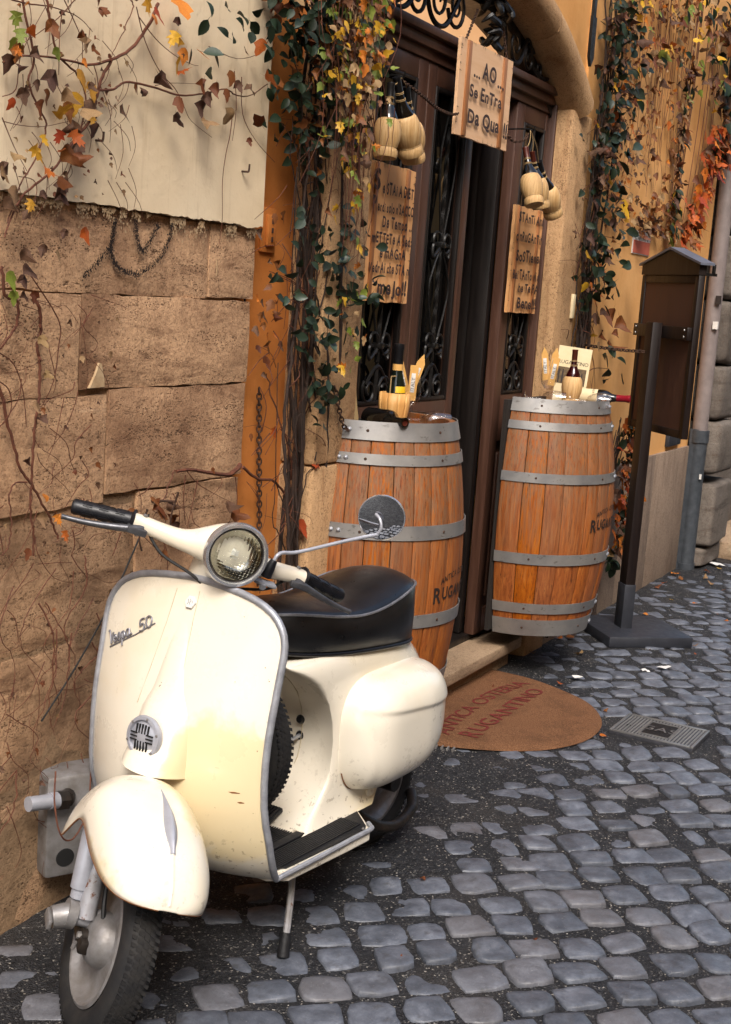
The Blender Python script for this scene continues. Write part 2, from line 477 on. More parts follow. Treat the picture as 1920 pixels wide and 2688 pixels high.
def clear_glass():
    t = MT('clear_glass', .02, spec=.5)
    g = t.n('ShaderNodeBsdfGlass'); g.inputs['Roughness'].default_value = .01; g.inputs['IOR'].default_value = 1.45
    tr = t.n('ShaderNodeBsdfTransparent'); mx = t.n('ShaderNodeMixShader'); mx.inputs[0].default_value = .42
    gl = t.n('ShaderNodeBsdfGlossy'); gl.inputs['Roughness'].default_value = .03
    fr = t.n('ShaderNodeLayerWeight'); fr.inputs[0].default_value = .12
    m2 = t.n('ShaderNodeMixShader'); t.nt.links.new(t.math('ADD', t.math('MULTIPLY', fr.outputs['Facing'], .75), .04), m2.inputs[0]); t.nt.links.new(tr.outputs[0], m2.inputs[1]); t.nt.links.new(gl.outputs[0], m2.inputs[2])
    t.nt.links.new(m2.outputs[0], t.nt.nodes['Material Output'].inputs[0]); return t.m
MAT['clear'] = clear_glass()
def pane():
    t = MT('dark_door_glass', .05, spec=.55)
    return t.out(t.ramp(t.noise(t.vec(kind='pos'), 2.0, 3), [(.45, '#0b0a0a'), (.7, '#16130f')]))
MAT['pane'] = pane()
MAT['lens'] = None
def lens():
    t = MT('ribbed_lens_glass', .06, spec=.6)
    b = t.n('ShaderNodeBsdfGlass'); b.inputs['Roughness'].default_value = .04; b.inputs['IOR'].default_value = 1.18; b.inputs['Color'].default_value = (.92, .93, .9, 1)
    t.nt.links.new(b.outputs[0], t.nt.nodes['Material Output'].inputs[0])
    return t.m
MAT['lens'] = lens()
MAT['reflector'] = simple('silvered_reflector', '#d4d1c8', .07, 1., '#b8b3a6', 14)

def grit():
    t = MT('black_grit', .8, spec=.35)
    v = t.vec(kind='pos')
    col = t.ramp(t.noise(v, 55, 5, .75), [(.32, '#121214'), (.5, '#1f1f22'), (.7, '#323235')])
    big = t.noise(v, 3.2, 4, .6)
    col = t.mix(t.mapr(big, .5, .68, 0, .55), col, '#36322f')
    grain = t.voro(v, 230, 'F1', 'Color')
    g1 = t.sep(grain)[0]
    col = t.mix(t.mapr(g1, .90, .93), col, '#5c5a58')
    col = t.mix(t.mapr(g1, .978, .988), col, '#989289')
    h = t.math('ADD', t.voro(v, 200, 'F1'), t.math('MULTIPLY', t.noise(v, 70, 5, .7), 1.1))
    wet = t.noise(v, 5, 4, .6)
    return t.out(col, t.mapr(wet, .35, .65, .45, .85), t.bump(h, .9, .008))
MAT['grit'] = grit()
def cobble():
    t = MT('basalt_cobble', .5, spec=.5)
    v = t.shift(t.vec(kind='pos'), 5.0)
    col = t.ramp(t.noise(v, 16, 6, .7), [(.3, '#3a3d44'), (.52, '#545861'), (.75, '#72767f')])
    col = t.hue(col, t.mapr(t.rnd(), 0, 1, .78, 1.2))
    warm = t.mapr(t.rnd(), .72, .95, 0, .4)
    col = t.mix(warm, col, '#615a55')
    dirt = t.mapr(t.noise(v, 28, 5, .7), .54, .7, 0, .6)
    col = t.mix(dirt, col, '#3a3837')
    col = t.mix(t.mapr(t.noise(v, 190, 2, .5), .68, .74, 0, .5), col, '#8d8b8b')
    h = t.math('ADD', t.noise(v, 30, 6, .7), t.math('MULTIPLY', t.noise(v, 140, 3, .6), .35))
    return t.out(col, t.mapr(t.noise(v, 20, 4, .6), .3, .7, .34, .62), t.bump(h, .45, .006))
MAT['cobble'] = cobble()
def coir():
    t = MT('coir_mat', .95, spec=.1)
    v = t.vec(kind='pos')
    f = t.noise(v, 260, 3, .7)
    col = t.ramp(f, [(.3, '#513624'), (.5, '#77533a'), (.7, '#936f52')])
    col = t.mix(t.mapr(t.noise(v, 7, 5, .65), .48, .7, 0, .55), col, '#503828')
    return t.out(col, None, t.bump(f, 1., .006))
MAT['coir'] = coir()
MAT['mat_red'] = simple('red_mat_letters', '#5c180f', .95, 0, '#722418', 200, .6, .004)
MAT['ink'] = simple('brown_black_paint', '#2e1f1d', .7, 0, '#3f2c28', 60)
MAT['ink_black'] = simple('black_print', '#140f0d', .7, 0, '#2a1c15', 120)
MAT['cast_iron'] = simple('cast_iron_cover', '#333438', .55, .35, '#45444a', 40, .35, rvar=.12)
MAT['worn_iron'] = simple('worn_iron_relief', '#7c7c7e', .35, .6, '#8d8c88', 60, .2)
MAT['slate'] = simple('slate_grey_metal', '#25272d', .5, .1, '#2f3138', 18, .1, rvar=.1)
MAT['roof_metal'] = simple('grey_roof_sheet', '#565a66', .5, .2, '#626672', 12, .1)
MAT['pipe_top'] = simple('faded_drainpipe_paint', '#746a68', .55, .1, '#857b78', 14, .2, rvar=.1)
MAT['pipe_low'] = simple('grey_cast_drainpipe', '#3a3f45', .5, .3, '#4b5056', 20, .25, rvar=.1)
MAT['paper'] = simple('cream_paper', '#cdbb92', .7, 0, '#d6c6a2', 10)
MAT['white_paper'] = simple('white_paper', '#c9c7c2', .7, 0, '#dad8d4', 20)
MAT['kraft'] = simple('kraft_packet', '#c8964e', .6, 0, '#d4a660', 14)
MAT['yellow'] = simple('yellow_label', '#d8a712', .5, 0, '#e2b729', 14)
MAT['red_print'] = simple('red_print', '#b5523a', .6, 0, '#bd6450', 20)
MAT['red_foil'] = simple('red_capsule', '#7c0f1c', .3, .3, '#93182a', 14)
MAT['brown_foil'] = simple('rust_red_capsule', '#43180d', .4, .2, '#532012', 14)
MAT['black_foil'] = simple('black_capsule', '#0e0e10', .35, .1, '#18181b', 14)
MAT['twine'] = simple('raffia_twine', '#8c7048', .8, 0, '#a58a5e', 60, .3)
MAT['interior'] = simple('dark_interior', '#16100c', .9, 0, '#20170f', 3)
def glow_wall():
    t = MT('warm_glowing_interior', .9); c = t.ramp(t.noise(t.vec(kind='pos'), 3, 3), [(.4, '#b98a60'), (.65, '#c4986e')])
    return t.out(c, Emission_Color=c, Emission_Strength=.75)  # emission added so the wall glows by itself, in place of indoor light
MAT['lunette_glow'] = glow_wall()
MAT['picture'] = simple('brown_picture_print', '#6a5536', .7, 0, '#3b2d1e', 60)
MAT['hole'] = simple('black_hole', '#050505', .9)
MAT['bark'] = simple('vine_bark', '#1e130d', .85, 0, '#352216', 60, .6, .003)
MAT['twig'] = simple('red_brown_twig', '#4a2719', .8, 0, '#653823', 60, .3, .002)
MAT['cable'] = simple('black_cable', '#101010', .6)

def leaf(name, c1, c2, c3, rough=.5, trans=.25, spec=.4, vein=.3):
    t = MT(name, rough, spec=spec)
    v = t.shift(t.vec(), 5.0)
    col = t.ramp(t.noise(v, 26, 4, .65), [(.3, c1), (.5, c2), (.72, c3)])
    col = t.hue(col, t.mapr(t.rnd(), 0, 1, .68, 1.2), None, t.mapr(t.rnd(), 0, 1, .495, .515))
    t.out(col, None, t.bump(t.noise(v, 60, 3), vein, .002))
    tl = t.n('ShaderNodeBsdfTranslucent'); t.nt.links.new(col, tl.inputs[0])
    mx = t.n('ShaderNodeMixShader'); mx.inputs[0].default_value = trans
    t.nt.links.new(t.b.outputs[0], mx.inputs[1]); t.nt.links.new(tl.outputs[0], mx.inputs[2])
    t.nt.links.new(mx.outputs[0], t.nt.nodes['Material Output'].inputs[0])
    return t.m
LM = {
 'green': leaf('dark_green_leaf', '#10190d', '#182313', '#222f1b', .5, .06, .25),
 'green2': leaf('blue_green_leaf', '#1b271b', '#263426', '#354534', .42, .06, .38),
 'lime': leaf('lime_leaf', '#5f6a26', '#788234', '#919645', .5, .35),
 'yellow': leaf('yellow_leaf', '#b27c1c', '#c8932a', '#d3a544', .5, .35),
 'orange': leaf('orange_leaf', '#a94f1c', '#bf6526', '#cc7c38', .5, .3),
 'red': leaf('red_leaf', '#97391a', '#b04a22', '#c05c2e', .5, .3),
 'rust': leaf('rust_brown_leaf', '#50260f', '#693616', '#83491f', .6, .2),
 'brown': leaf('dry_brown_leaf', '#38241a', '#513426', '#6b4a36', .7, .15),
 'tan': leaf('dry_tan_leaf', '#75583d', '#8c6c4b', '#a08262', .7, .2),
}
# ------------------------------------------------------------------ ground and cobbles
rng = random.Random(7)
def grit_z(x, y):
    p = Vector((x*9, y*9, 1.3))
    z = .0045*mnoise.noise(p) + .0028*mnoise.noise(p*2.7) + .006*mnoise.noise(Vector((x*1.6, y*1.6, 4)))
    # grit is heaped higher along the foot of the wall and round the mat, and between scooter and cover
    heap = math.exp(-((1.9-y)/.42)**2)*.010 + math.exp(-(((x-3.9)/.75)**2+((y-1.35)/.28)**2))*.009
    return z + heap
def make_pavement():
    b = MB()
    x0, x1, y0, y1 = 1.2, 9.2, -.6, 2.2
    nx, ny = 520, 200
    def fn(u, w):
        u = u**1.45
        x = lerp(x0, x1, u); y = lerp(y0, y1, w)
        return (x, y, grit_z(x, y))
    b.grid(fn, nx, ny)
    g = b.obj('pavement', MAT['grit'], angle=80)
    g['kind'] = 'structure'
    # the street beyond, one sheet with a hole would z-fight: it lies below
    b = MB(); b.box((6, -2, -.045), (90, 40, .05)); o = b.obj('street', MAT['grit'], smooth=False); o['kind'] = 'structure'
    return g
PAVE = make_pavement()

def stone_mesh(sx, sy, seed):
    """one rounded, slightly domed block: outline of 12 points, three rings"""
    r = random.Random(seed)
    cor = [(x*sx*(1+r.uniform(-.16, .14)), y*sy*(1+r.uniform(-.16, .14))) for x, y in ((1, 1), (-1, 1), (-1, -1), (1, -1))]
    base = []
    for k in range(4):
        a, c, e = Vector(cor[k-1]), Vector(cor[k]), Vector(cor[(k+1) % 4])
        ch = r.uniform(.2, .42)
        for p in (c.lerp(a, ch), c.lerp(a, ch*.35).lerp(c.lerp(e, ch*.35), .5), c.lerp(e, ch), c.lerp(e, .5)):
            q = p*(1+r.uniform(-.05, .05)); base.append((q.x, q.y))
    n = len(base)
    tilt = (r.uniform(-.075, .075), r.uniform(-.075, .075))
    def ring(f, z): return [(x*f, y*f, z+x*tilt[0]+y*tilt[1]+r.uniform(-.0009, .0009)) for x, y in base]
    rings = [ring(1.05, -.05), ring(1.0, -.010), ring(.975, -.003), ring(.93, -.0004), ring(.65, .0012), ring(.25, .002)]
    b = MB(); b.loft(rings, True, (False, True))
    return b
def make_cobbles():
    e1 = Vector((.677, -.736, 0)); e2 = Vector((.736, .677, 0))
    row_p, col_p = .117, .122
    protos = {}
    cam = Vector((0, 0, CAM_H))
    cand = []
    fwd = Vector((math.cos(CAM_Y), math.sin(CAM_Y), 0))
    for i in range(-70, 80):
        off = rng.uniform(-.3, .3)
        for j in range(-70, 80):
            p = Vector((4.5, .9, 0)) + e2*(i*row_p) + e1*((j+off+(.5 if i % 2 else 0))*col_p) + Vector((rng.uniform(-.012, .012), rng.uniform(-.012, .012), 0))
            if not (1.3 < p.x < 9.1 and -.4 < p.y < 1.93): continue
            # inside the camera's view, with a margin
            d = p-cam
            a = math.atan2(d.y, d.x)
            if a < R(27.3-20) or a > R(27.3+17): continue
            if 4.55 < p.x < 4.9 and .93 < p.y < 1.33: continue
            if p.x > 7.95 and p.y > 1.7: continue
            cand.append((d.length, p))
    cand.sort(key=lambda t: t[0])
    stuff = MB()
    for k, (dist, p) in enumerate(cand):
        sx, sy = rng.uniform(.047, .0585), rng.uniform(.045, .055)
        heap = math.exp(-((1.9-p.y)/.42)**2)*.012 + math.exp(-(((p.x-3.9)/.75)**2+((p.y-1.35)/.28)**2))*.010
        # near the wall the stones sink into the grit, in the open street they stand proud
        z = .0122 + rng.uniform(-.006, .003) - (.0085*math.exp(-((1.85-p.y)/.5)**2)) + heap*.35 + .006*mnoise.noise(Vector((p.x*1.6, p.y*1.6, 4)))
        if rng.random() < .08: z -= .008
        z -= .006*math.exp(-(((p.x-3.35)/.6)**2+((p.y-1.42)/.30)**2))
        rot = math.atan2(e1.y, e1.x) + rng.uniform(-.12, .12)
        if k < 300:
            key = rng.randrange(36)
            if key not in protos: protos[key] = stone_mesh(.05, .048, 100+key).mesh('cobblestone', MAT['cobble'], True, 60)
            o = link_mesh('cobblestone', protos[key], PAVE)
            o.location = (p.x, p.y, z); o.rotation_euler = (0, 0, rot + rng.choice((0, math.pi)))
            o.scale = (sx/.05, sy/.048, 1)
        else:
            m = stone_mesh(sx, sy, 1000+k)
            stuff.add(m.v, m.f, Matrix.Translation((p.x, p.y, z)) @ Matrix.Rotation(rot, 4, 'Z'))
    if stuff.v:
        o = stuff.obj('far_cobblestones', MAT['cobble'], PAVE, angle=60); o['kind'] = 'stuff'
    print('cobbles', len(cand))
make_cobbles()
# ------------------------------------------------------------------ left stone wall
def stone_face(b, x0, x1, z0, z1, y, depth=.12, amp=.005, seed=0, nx=None, nz=None, edge=.012):
    nx = nx or max(6, int((x1-x0)/.035)); nz = nz or max(5, int((z1-z0)/.035))
    r = random.Random(seed); s = r.uniform(0, 50)
    def fn(u, w):
        x = lerp(x0, x1, u); z = lerp(z0, z1, w)
        jx = .005*mnoise.noise(Vector((x*11, z*11, s)))+.003*mnoise.noise(Vector((x*40, z*40, s))); jz = .005*mnoise.noise(Vector((x*11, z*11, s+9)))+.004*mnoise.noise(Vector((x*40, z*40, s+9)))
        d = min(x-x0, x1-x, z-z0, z1-z)
        yy = y - depth*0 + amp*mnoise.noise(Vector((x*7, z*7, s+3))) + .4*amp*mnoise.noise(Vector((x*26, z*26, s+5)))
        if d < .022: yy += edge*(1-d/.022)**2
        return (x+jx, yy, z+jz)
    b.grid(fn, nx, nz)
    # sides going back into the wall
    top = [fn(i/(nx-1), 1) for i in range(nx)]; bot = [fn(i/(nx-1), 0) for i in range(nx)]
    lft = [fn(0, j/(nz-1)) for j in range(nz)]; rgt = [fn(1, j/(nz-1)) for j in range(nz)]
    for row in (top, bot, lft, rgt):
        b.loft([row, [(p[0], y+depth, p[2]) for p in row]], False)
MAT['lime'] = simple('old_lime', '#b99f7c', .9, 0, '#a98c68', 40, .3)
def left_wall():
    t = thing('stone_wall', 'weathered travertine block wall with cream plaster above, behind the scooter', 'wall', (0, 0, 0))
    b = MB(); b.box((2.0, 2.189, 1.6), (2.04, .36, 6.4)); b.obj('mortar', MAT['mortar'], t, smooth=False)
    blocks = [(1.0, 2.88, 1.502, 1.690), (2.892, 3.098, 1.508, 1.690),
              (1.0, 1.75, 1.266, 1.492), (1.757, 2.378, 1.262, 1.492), (2.390, 3.092, 1.280, 1.494),
              (1.0, 2.236, 1.006, 1.254), (2.244, 2.488, 1.004, 1.256), (2.500, 3.086, 1.022, 1.270),
              (1.0, 1.9, .70, .996), (1.91, 2.62, .68, .994), (2.632, 3.075, .72, 1.008),
              (1.0, 2.15, .37, .688), (2.165, 2.86, .36, .668), (2.875, 3.07, .37, .705),
              (1.0, 1.8, -.05, .355), (1.81, 2.45, -.05, .35), (2.462, 3.065, -.05, .352)]
    for k, (x0, x1, z0, z1) in enumerate(blocks):
        low = z1 < 1.0; x0 -= .0035; x1 += .0035; z0 -= .003; z1 += .003
        b = MB(); stone_face(b, x0, x1, z0, z1, 1.995 + (.016 if z1 < .4 else (.008 if low else 0)) + random.Random(k).uniform(-.0015, .0015), .12, .009 if low else .004, k, edge=.007 if low else .004)
        b.obj('stone_block', MAT['stone_low' if low else 'stone'], t, angle=70)
    # cream plaster coat, its lower edge broken
    b = MB()
    def fn(u, w):
        x = lerp(1.0, 3.104, u); z = lerp(1.698 + .008*mnoise.noise(Vector((x*14, 0, 2))) + .006*mnoise.noise(Vector((x*47, 0, 5))), 4.5, w**1.6)
        return (x, 1.980 + .0035*mnoise.noise(Vector((x*2.2, z*2.2, 7))) , z)
    b.grid(fn, 170, 14)
    bot = [fn(i/169, 0) for i in range(170)]; b.loft([bot, [(p[0], 2.05, p[2]+.004) for p in bot]], False)
    rg = [fn(1, j/13) for j in range(14)]; b.loft([rg, [(p[0], 2.06, p[2]) for p in rg]], False)
    b.obj('plaster_coat', MAT['cream_panel'], t, angle=70)
    for x, z in ((2.392, 1.838), (2.99, 1.838)):
        b = MB(); b.tube(spline([(x, 2.0, z), (x, 1.968, z-.002), (x+.003, 1.962, z), (x+.004, 1.961, z+.018)], 5), .0028, 6)
        b.obj('wall_hook', MAT['rust_iron'], t)
    for x, z in ((2.68, .985), (2.555, .955)):
        b = MB(); b.tube([(x, 2.0, z), (x+.01, 1.93, z+.006), (x+.014, 1.925, z+.03)], .0035, 6); b.tube(spline([(x+.012, 1.93, z+.01), (x+.0, 1.935, z-.04), (x+.012, 1.935, z-.075)], 4), .0025, 5)
        b.obj('wall_hook', MAT['rust_iron'], t)
    # chalked scribble: many small crumbs of black on the stone
    r = random.Random(3); b = MB()
    strokes = [[(2.373, 1.534), (2.42, 1.566), (2.463, 1.607), (2.474, 1.64), (2.479, 1.668)], [(2.463, 1.607), (2.478, 1.578), (2.50, 1.560), (2.540, 1.550), (2.58, 1.551), (2.648, 1.585), (2.685, 1.63), (2.699, 1.675)],
               [(2.555, 1.668), (2.565, 1.632), (2.587, 1.603), (2.616, 1.632), (2.642, 1.670)]]
    for s in strokes:
        pts = spline([(x, 0, z) for x, z in s], 24)
        for p in pts:
            for _ in range(6):
                x = p.x + r.gauss(0, .0042); z = p.z + r.gauss(0, .0042); w = r.uniform(.0006, .0019); a = r.uniform(0, 3)
                yy = 1.9865 - r.uniform(0, .002)
                b.add([(x+w*math.cos(a+k*1.57), yy, z+w*1.5*math.sin(a+k*1.57)) for k in range(4)], [(0, 1, 2, 3)])
    b.obj('chalk_scribble', MAT['ink_black'], t, smooth=False)
    # lime smeared below the plaster edge and a patch in a joint
    b = MB()
    for k in range(2600):
        x = r.uniform(2.1, 3.09); z = 1.694 - r.expovariate(1/.011)*(1+.8*mnoise.noise(Vector((x*6, 0, 1)))); w = r.uniform(.0008, .003)
        if mnoise.noise(Vector((x*13, z*9, 4)))+.4*mnoise.noise(Vector((x*50, z*30, 4))) < -.02: continue
        a = r.uniform(0, 3); b.add([(x+w*math.cos(a+q*1.57), 1.9862-r.uniform(0, .001), z+w*1.4*math.sin(a+q*1.57)) for q in range(4)], [(0, 1, 2, 3)])
    o = b.obj('lime_smear', MAT['lime'], t, smooth=False); o['kind'] = 'stuff'
    b = MB(); b.prism([(2.415, 1.279), (2.468, 1.281), (2.466, 1.300), (2.455, 1.335), (2.447, 1.338), (2.434, 1.310)], 1.9895, 2.0); b.obj('lime_patch', MAT['lime'], t, smooth=False)
    b = MB(); b.tube([(2.905+.012*0, 1.988, 1.60), (2.906, 1.987, 1.575), (2.904, 1.988, 1.56)], .0012, 4); b.obj('scratch', MAT['lime'], t)
left_wall()

# ------------------------------------------------------------------ osteria facade
XL, XR = 3.63, 5.365                # door opening between the jambs
AX, AZ, AR = 4.4975, 1.145, 1.5     # arch centre and radius
def arc_z(x, r=AR): return AZ + math.sqrt(max(0, r*r-(x-AX)**2))
def facade():
    t = thing('restaurant_front', 'orange plastered restaurant front with arched travertine doorway and brown glazed doors', 'building')
    b = MB(); b.box((3.25, 2.20, 2.2), (.44, .30, 5)); b.obj('plaster_wall', MAT['orange'], t, smooth=False)
    b = MB(); b.box((6.80, 2.15, 2.2), (2.44, .38, 5)); b.obj('plaster_wall', MAT['peach'], t, smooth=False)
    n = 24
    xs = [lerp(3.42, 5.63, i/n) for i in range(n+1)]
    poly = [(x, arc_z(x, AR+.10)) for x in xs] + [(5.63, 4.7), (3.42, 4.7)]
    b = MB(); b.prism(poly, 1.975, 2.34); b.obj('plaster_wall', MAT['peach'], t, smooth=False)
    # jamb stones
    for x0, x1 in ((3.385, XL), (XR, 5.608)):
        for z0, z1 in ((0, 1.02), (1.024, 2.36)):
            b = MB(); b.box(((x0+x1)/2, 2.03, (z0+z1)/2), (x1-x0, .20, z1-z0), b=.014); b.obj('jamb_stone', MAT['jamb'], t)
    # arch: rounded stone moulding swept round the opening, in voussoirs
    amax = math.asin(.93/AR)
    sec = []
    for k in range(15):
        a = math.pi*.5*k/14*2 - math.pi*.5      # rounded underside at the front
        sec.append((.075*math.cos(a+math.pi) , .075*math.sin(a)))
    cuts = [-1, -.62, -.25, .13, .5, 1]
    for i in range(5):
        b = MB(); rings = []
        for k in range(9):
            th = amax*lerp(cuts[i], cuts[i+1], k/8) + (.0015 if k == 0 else (-.0015 if k == 8 else 0))
            ring = []
            for (yy, rr) in [(2.10, AR), (1.985, AR-.004), (1.93, AR+.006), (1.895, AR+.03), (1.885, AR+.07), (1.892, AR+.105), (1.925, AR+.14), (1.98, AR+.155), (2.10, AR+.155)]:
                ring.append((AX + rr*math.sin(th), yy, AZ + rr*math.cos(th)))
            rings.append(ring)
        b.loft(rings, True); b.obj('arch_stone', MAT['jamb'], t, angle=45)
    # dado slabs
    for x0, x1 in ((5.62, 6.18), (6.184, 6.70), (6.704, 7.262), (7.266, 8.01)):
        b = MB(); b.box(((x0+x1)/2, 1.958, .375), (x1-x0, .032, .80), b=.004); b.obj('dado_slab', MAT['dado'], t)
    # step
    b = MB(); b.box((4.49, 2.03, .112), (1.50, .26, .048), b=.008); b.obj('doorstep', MAT['slab'], t)
    b = MB(); b.box((4.49, 2.06, .035), (1.46, .22, .105)); b.obj('step_riser', MAT['mortar'], t, smooth=False)
    b = MB(); b.box((4.49, 2.095, .15), (1.72, .08, .03), b=.004); b.obj('threshold', MAT['door_dark'], t)
    # timber frame
    for x0, x1 in ((XL+.002, 3.70), (5.345, XR-.002)):
        b = MB(); b.box(((x0+x1)/2, 2.055, 1.25), (x1-x0, .11, 2.25), b=.006); b.obj('frame_post', MAT['door_wood'], t)
    b = MB(); b.box((4.4975, 2.05, 2.418), (1.73, .13, .030), b=.006); b.box((4.4975, 2.055, 2.385), (1.728, .10, .035), b=.004); b.box((4.4975, 2.062, 2.352), (1.72, .08, .035), b=.004)
    b.obj('transom', MAT['door_wood'], t)
    # lunette: wall behind with added glow, dark band for the soffit's shade, iron scrolls
    b = MB(); b.box((4.4975, 2.145, 2.72), (1.9, .02, .62)); b.obj('lunette_glow_panel', MAT['lunette_glow'], t, smooth=False)
    b = MB(); rings = []
    for k in range(17):
        th = amax*lerp(-.95, .95, k/16)
        rings.append([(AX+rr*math.sin(th), yy, AZ+rr*math.cos(th)) for yy, rr in ((2.02, AR-.001), (2.02, AR-.05), (2.13, AR-.05), (2.13, AR-.001))])
    b.loft(rings, True); b.obj('arch_shade_band', MAT['door_dark'], t, angle=40)  # solid dark ring that stands in for the shadow under the arch
    def scroll(c, r0, turns, a0, sgn=1, n=26, shrink=.22):
        return [(c[0]+sgn*lerp(r0, r0*shrink, k/n)*math.cos(a0+turns*2*math.pi*k/n), c[1], c[2]+lerp(r0, r0*shrink, k/n)*math.sin(a0+turns*2*math.pi*k/n)) for k in range(n+1)]
    yb = 2.005
    for cx, cz, r0, tr, a0, sg in ((3.86, 2.50, .055, 1.4, .5, 1), (4.0, 2.515, .065, 1.5, 3.6, 1), (4.15, 2.53, .07, 1.5, .4, -1), (4.30, 2.535, .075, 1.6, 3.4, 1),
                                   (4.72, 2.525, .07, 1.5, .5, 1), (4.86, 2.515, .065, 1.4, 3.6, -1), (5.0, 2.49, .055, 1.5, .6, 1), (5.11, 2.472, .035, 1.4, 3.2, 1)):
        b = MB(); b.tube(scroll((cx, yb, cz), r0, tr, a0, sg), [.0075*(1-.4*k/26) for k in range(27)], 6)
        b.obj('iron_scroll', MAT['black_iron'], t)
    for pts in ([(3.80, yb, 2.44), (3.92, yb, 2.46), (4.07, yb, 2.60), (4.2, yb, 2.64)], [(4.02, yb, 2.62), (4.1, yb, 2.47), (4.22, yb, 2.46), (4.34, yb, 2.60)],
                [(4.66, yb, 2.62), (4.73, yb, 2.56), (4.76, yb, 2.47), (4.78, yb, 2.44)], [(4.80, yb, 2.45), (4.9, yb, 2.46), (4.98, yb, 2.56), (5.06, yb, 2.46), (5.2, yb, 2.45), (5.24, yb, 2.48)]):
        b = MB(); b.tube(spline(pts, 10), .009, 6, flat=(0, 1, 0)); b.obj('iron_scroll', MAT['black_iron'], t)
    # leafy iron boss in the middle
    r = random.Random(5); b = MB()
    for k in range(26):
        a = r.uniform(0, 6.28); p = Vector((4.54+r.gauss(0, .035), 1.99+r.uniform(-.04, .03), 2.54+r.uniform(-.11, .12)))
        b.tube(spline([p, p+Vector((.03*math.cos(a), -.02, .035*math.sin(a))), p+Vector((.055*math.cos(a+.6), .01, .05*math.sin(a+.6)))], 4), [.010, .012, .013, .012, .011, .01, .008, .005, .002][:9], 6)
    b.obj('iron_boss', MAT['black_iron'], t)
    # leaves of the door
    def leaf(x0, x1, y, stl, str_, mat='door_wood', sign=1):
        z0, z1, gz0, gz1 = .165, 2.333, 1.175, 2.265
        b = MB()
        b.box(((x0+x0+stl)/2, y, (z0+z1)/2), (stl-.001, .045, z1-z0), b=.004)
        b.box(((x1+x1-str_)/2, y, (z0+z1)/2), (str_-.001, .045, z1-z0), b=.004)
        xa, xb = x0+stl, x1-str_
        for a, c in ((gz1, z1), (.98, gz0), (z0, z0+.10)):
            b.box(((xa+xb)/2, y, (a+c)/2), (xb-xa, .043, c-a), b=.004)
        lf = b.obj('door_leaf', MAT[mat], t)
        b = MB(); b.box(((xa+xb)/2, y+.006, .62), (xb-xa, .02, .72), b=.003); b.box(((xa+xb)/2, y-.004, .62), (xb-xa-.08, .02, .62), b=.008); b.obj('door_panel', MAT[mat], lf)
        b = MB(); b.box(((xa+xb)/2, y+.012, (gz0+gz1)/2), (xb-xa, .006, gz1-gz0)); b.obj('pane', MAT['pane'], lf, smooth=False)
        # moulding round the glass
        b = MB()
        for a, c in ((xa, xa+.018), (xb-.018, xb)): b.box(((a+c)/2, y-.014, (gz0+gz1)/2), (.017, .022, gz1-gz0), b=.004)
        for a, c in ((gz0, gz0+.016), (gz1-.016, gz1)): b.box(((xa+xb)/2, y-.014, (a+c)/2), (xb-xa-.036, .022, .015), b=.004)
        b.obj('glazing_bead', MAT['door_dark'], lf)
        # iron grille: twisted bar, two tear-drop loops, collars and scrolls
        cx = (xa+xb)/2; gy = y-.016; w = min(.085, (xb-xa)*.36)
        b = MB(); rings = []
        for k in range(61):
            z = lerp(gz0, gz1, k/60); a = (1 if .12 < k/60 < .9 else 0)*k*.42
            rings.append([(cx+.009*math.cos(a+q*math.pi/2), gy+.009*math.sin(a+q*math.pi/2), z) for q in range(4)])
        b.loft(rings, True); b.obj('twisted_bar', MAT['black_iron'], lf, angle=30)
        for za, zb, zm, ww in ((1.74, 2.22, 2.0, w*.75), (1.36, 1.72, 1.56, w*.95)):
            for sg in (-1, 1):
                b = MB(); b.tube(spline([(cx+sg*.006, gy-.004, za), (cx+sg*ww, gy-.006, lerp(za, zb, .55)), (cx+sg*ww*.72, gy-.006, lerp(za, zb, .8)), (cx+sg*.006, gy-.004, zb)], 8), .0042, 5); b.obj('tear_drop_loop', MAT['black_iron'], lf)
        for zc in (1.735, 1.375):
            b = MB(); b.box((cx, gy-.002, zc), (.034, .03, .022), b=.004); b.obj('collar', MAT['black_iron'], lf)
            for sg in (-1, 1):
                b = MB(); b.tube(scroll((cx+sg*w*.5, gy-.004, zc+.012), w*.5, .8, -2.0 if sg > 0 else -1.1, 1, 16, .5), .0055, 6)
                b.tube(spline([(cx+sg*.012, gy-.004, zc-.01), (cx+sg*w*.75, gy-.004, zc-.045), (cx+sg*w*.8, gy-.004, zc-.005), (cx+sg*w*.55, gy-.004, zc+.0)], 6), .006, 6)
                b.obj('leaf_scroll', MAT['black_iron'], lf)
        for sg in (-1, 1):
            b = MB(); b.tube(scroll((cx+sg*w*.62, gy-.004, 1.225), w*.56, 1.3, 2.4 if sg < 0 else .7, 1, 24, .3), .006, 6); b.obj('foot_scroll', MAT['black_iron'], lf)
        b = MB(); b.tube(spline([(cx-w*.9, gy-.004, 1.245), (cx-.02, gy-.004, 1.30), (cx+.02, gy-.004, 1.30), (cx+w*.9, gy-.004, 1.245)], 8), .006, 6)
        b.obj('foot_arch', MAT['black_iron'], lf)
        return lf
    leaf(3.702, 4.170, 2.052, .10, .075)
    leaf(4.174, 4.585, 2.052, .065, .062)
    leaf(4.995, 5.344, 2.052, .08, .03)
    # the leaf that stands open inwards, edge of panels seen along the dark doorway
    b = MB()
    for k, (ya, yb_, dx) in enumerate(((2.08, 2.16, 0), (2.162, 2.20, .012), (2.202, 2.44, .022), (2.442, 2.48, .012), (2.482, 2.55, 0))):
        b.box((4.985+dx/2, (ya+yb_)/2, 1.25), (.045-dx, yb_-ya, 2.16), b=.004)
    b.obj('open_door_leaf', MAT['door_dark'], t)
    b = MB()
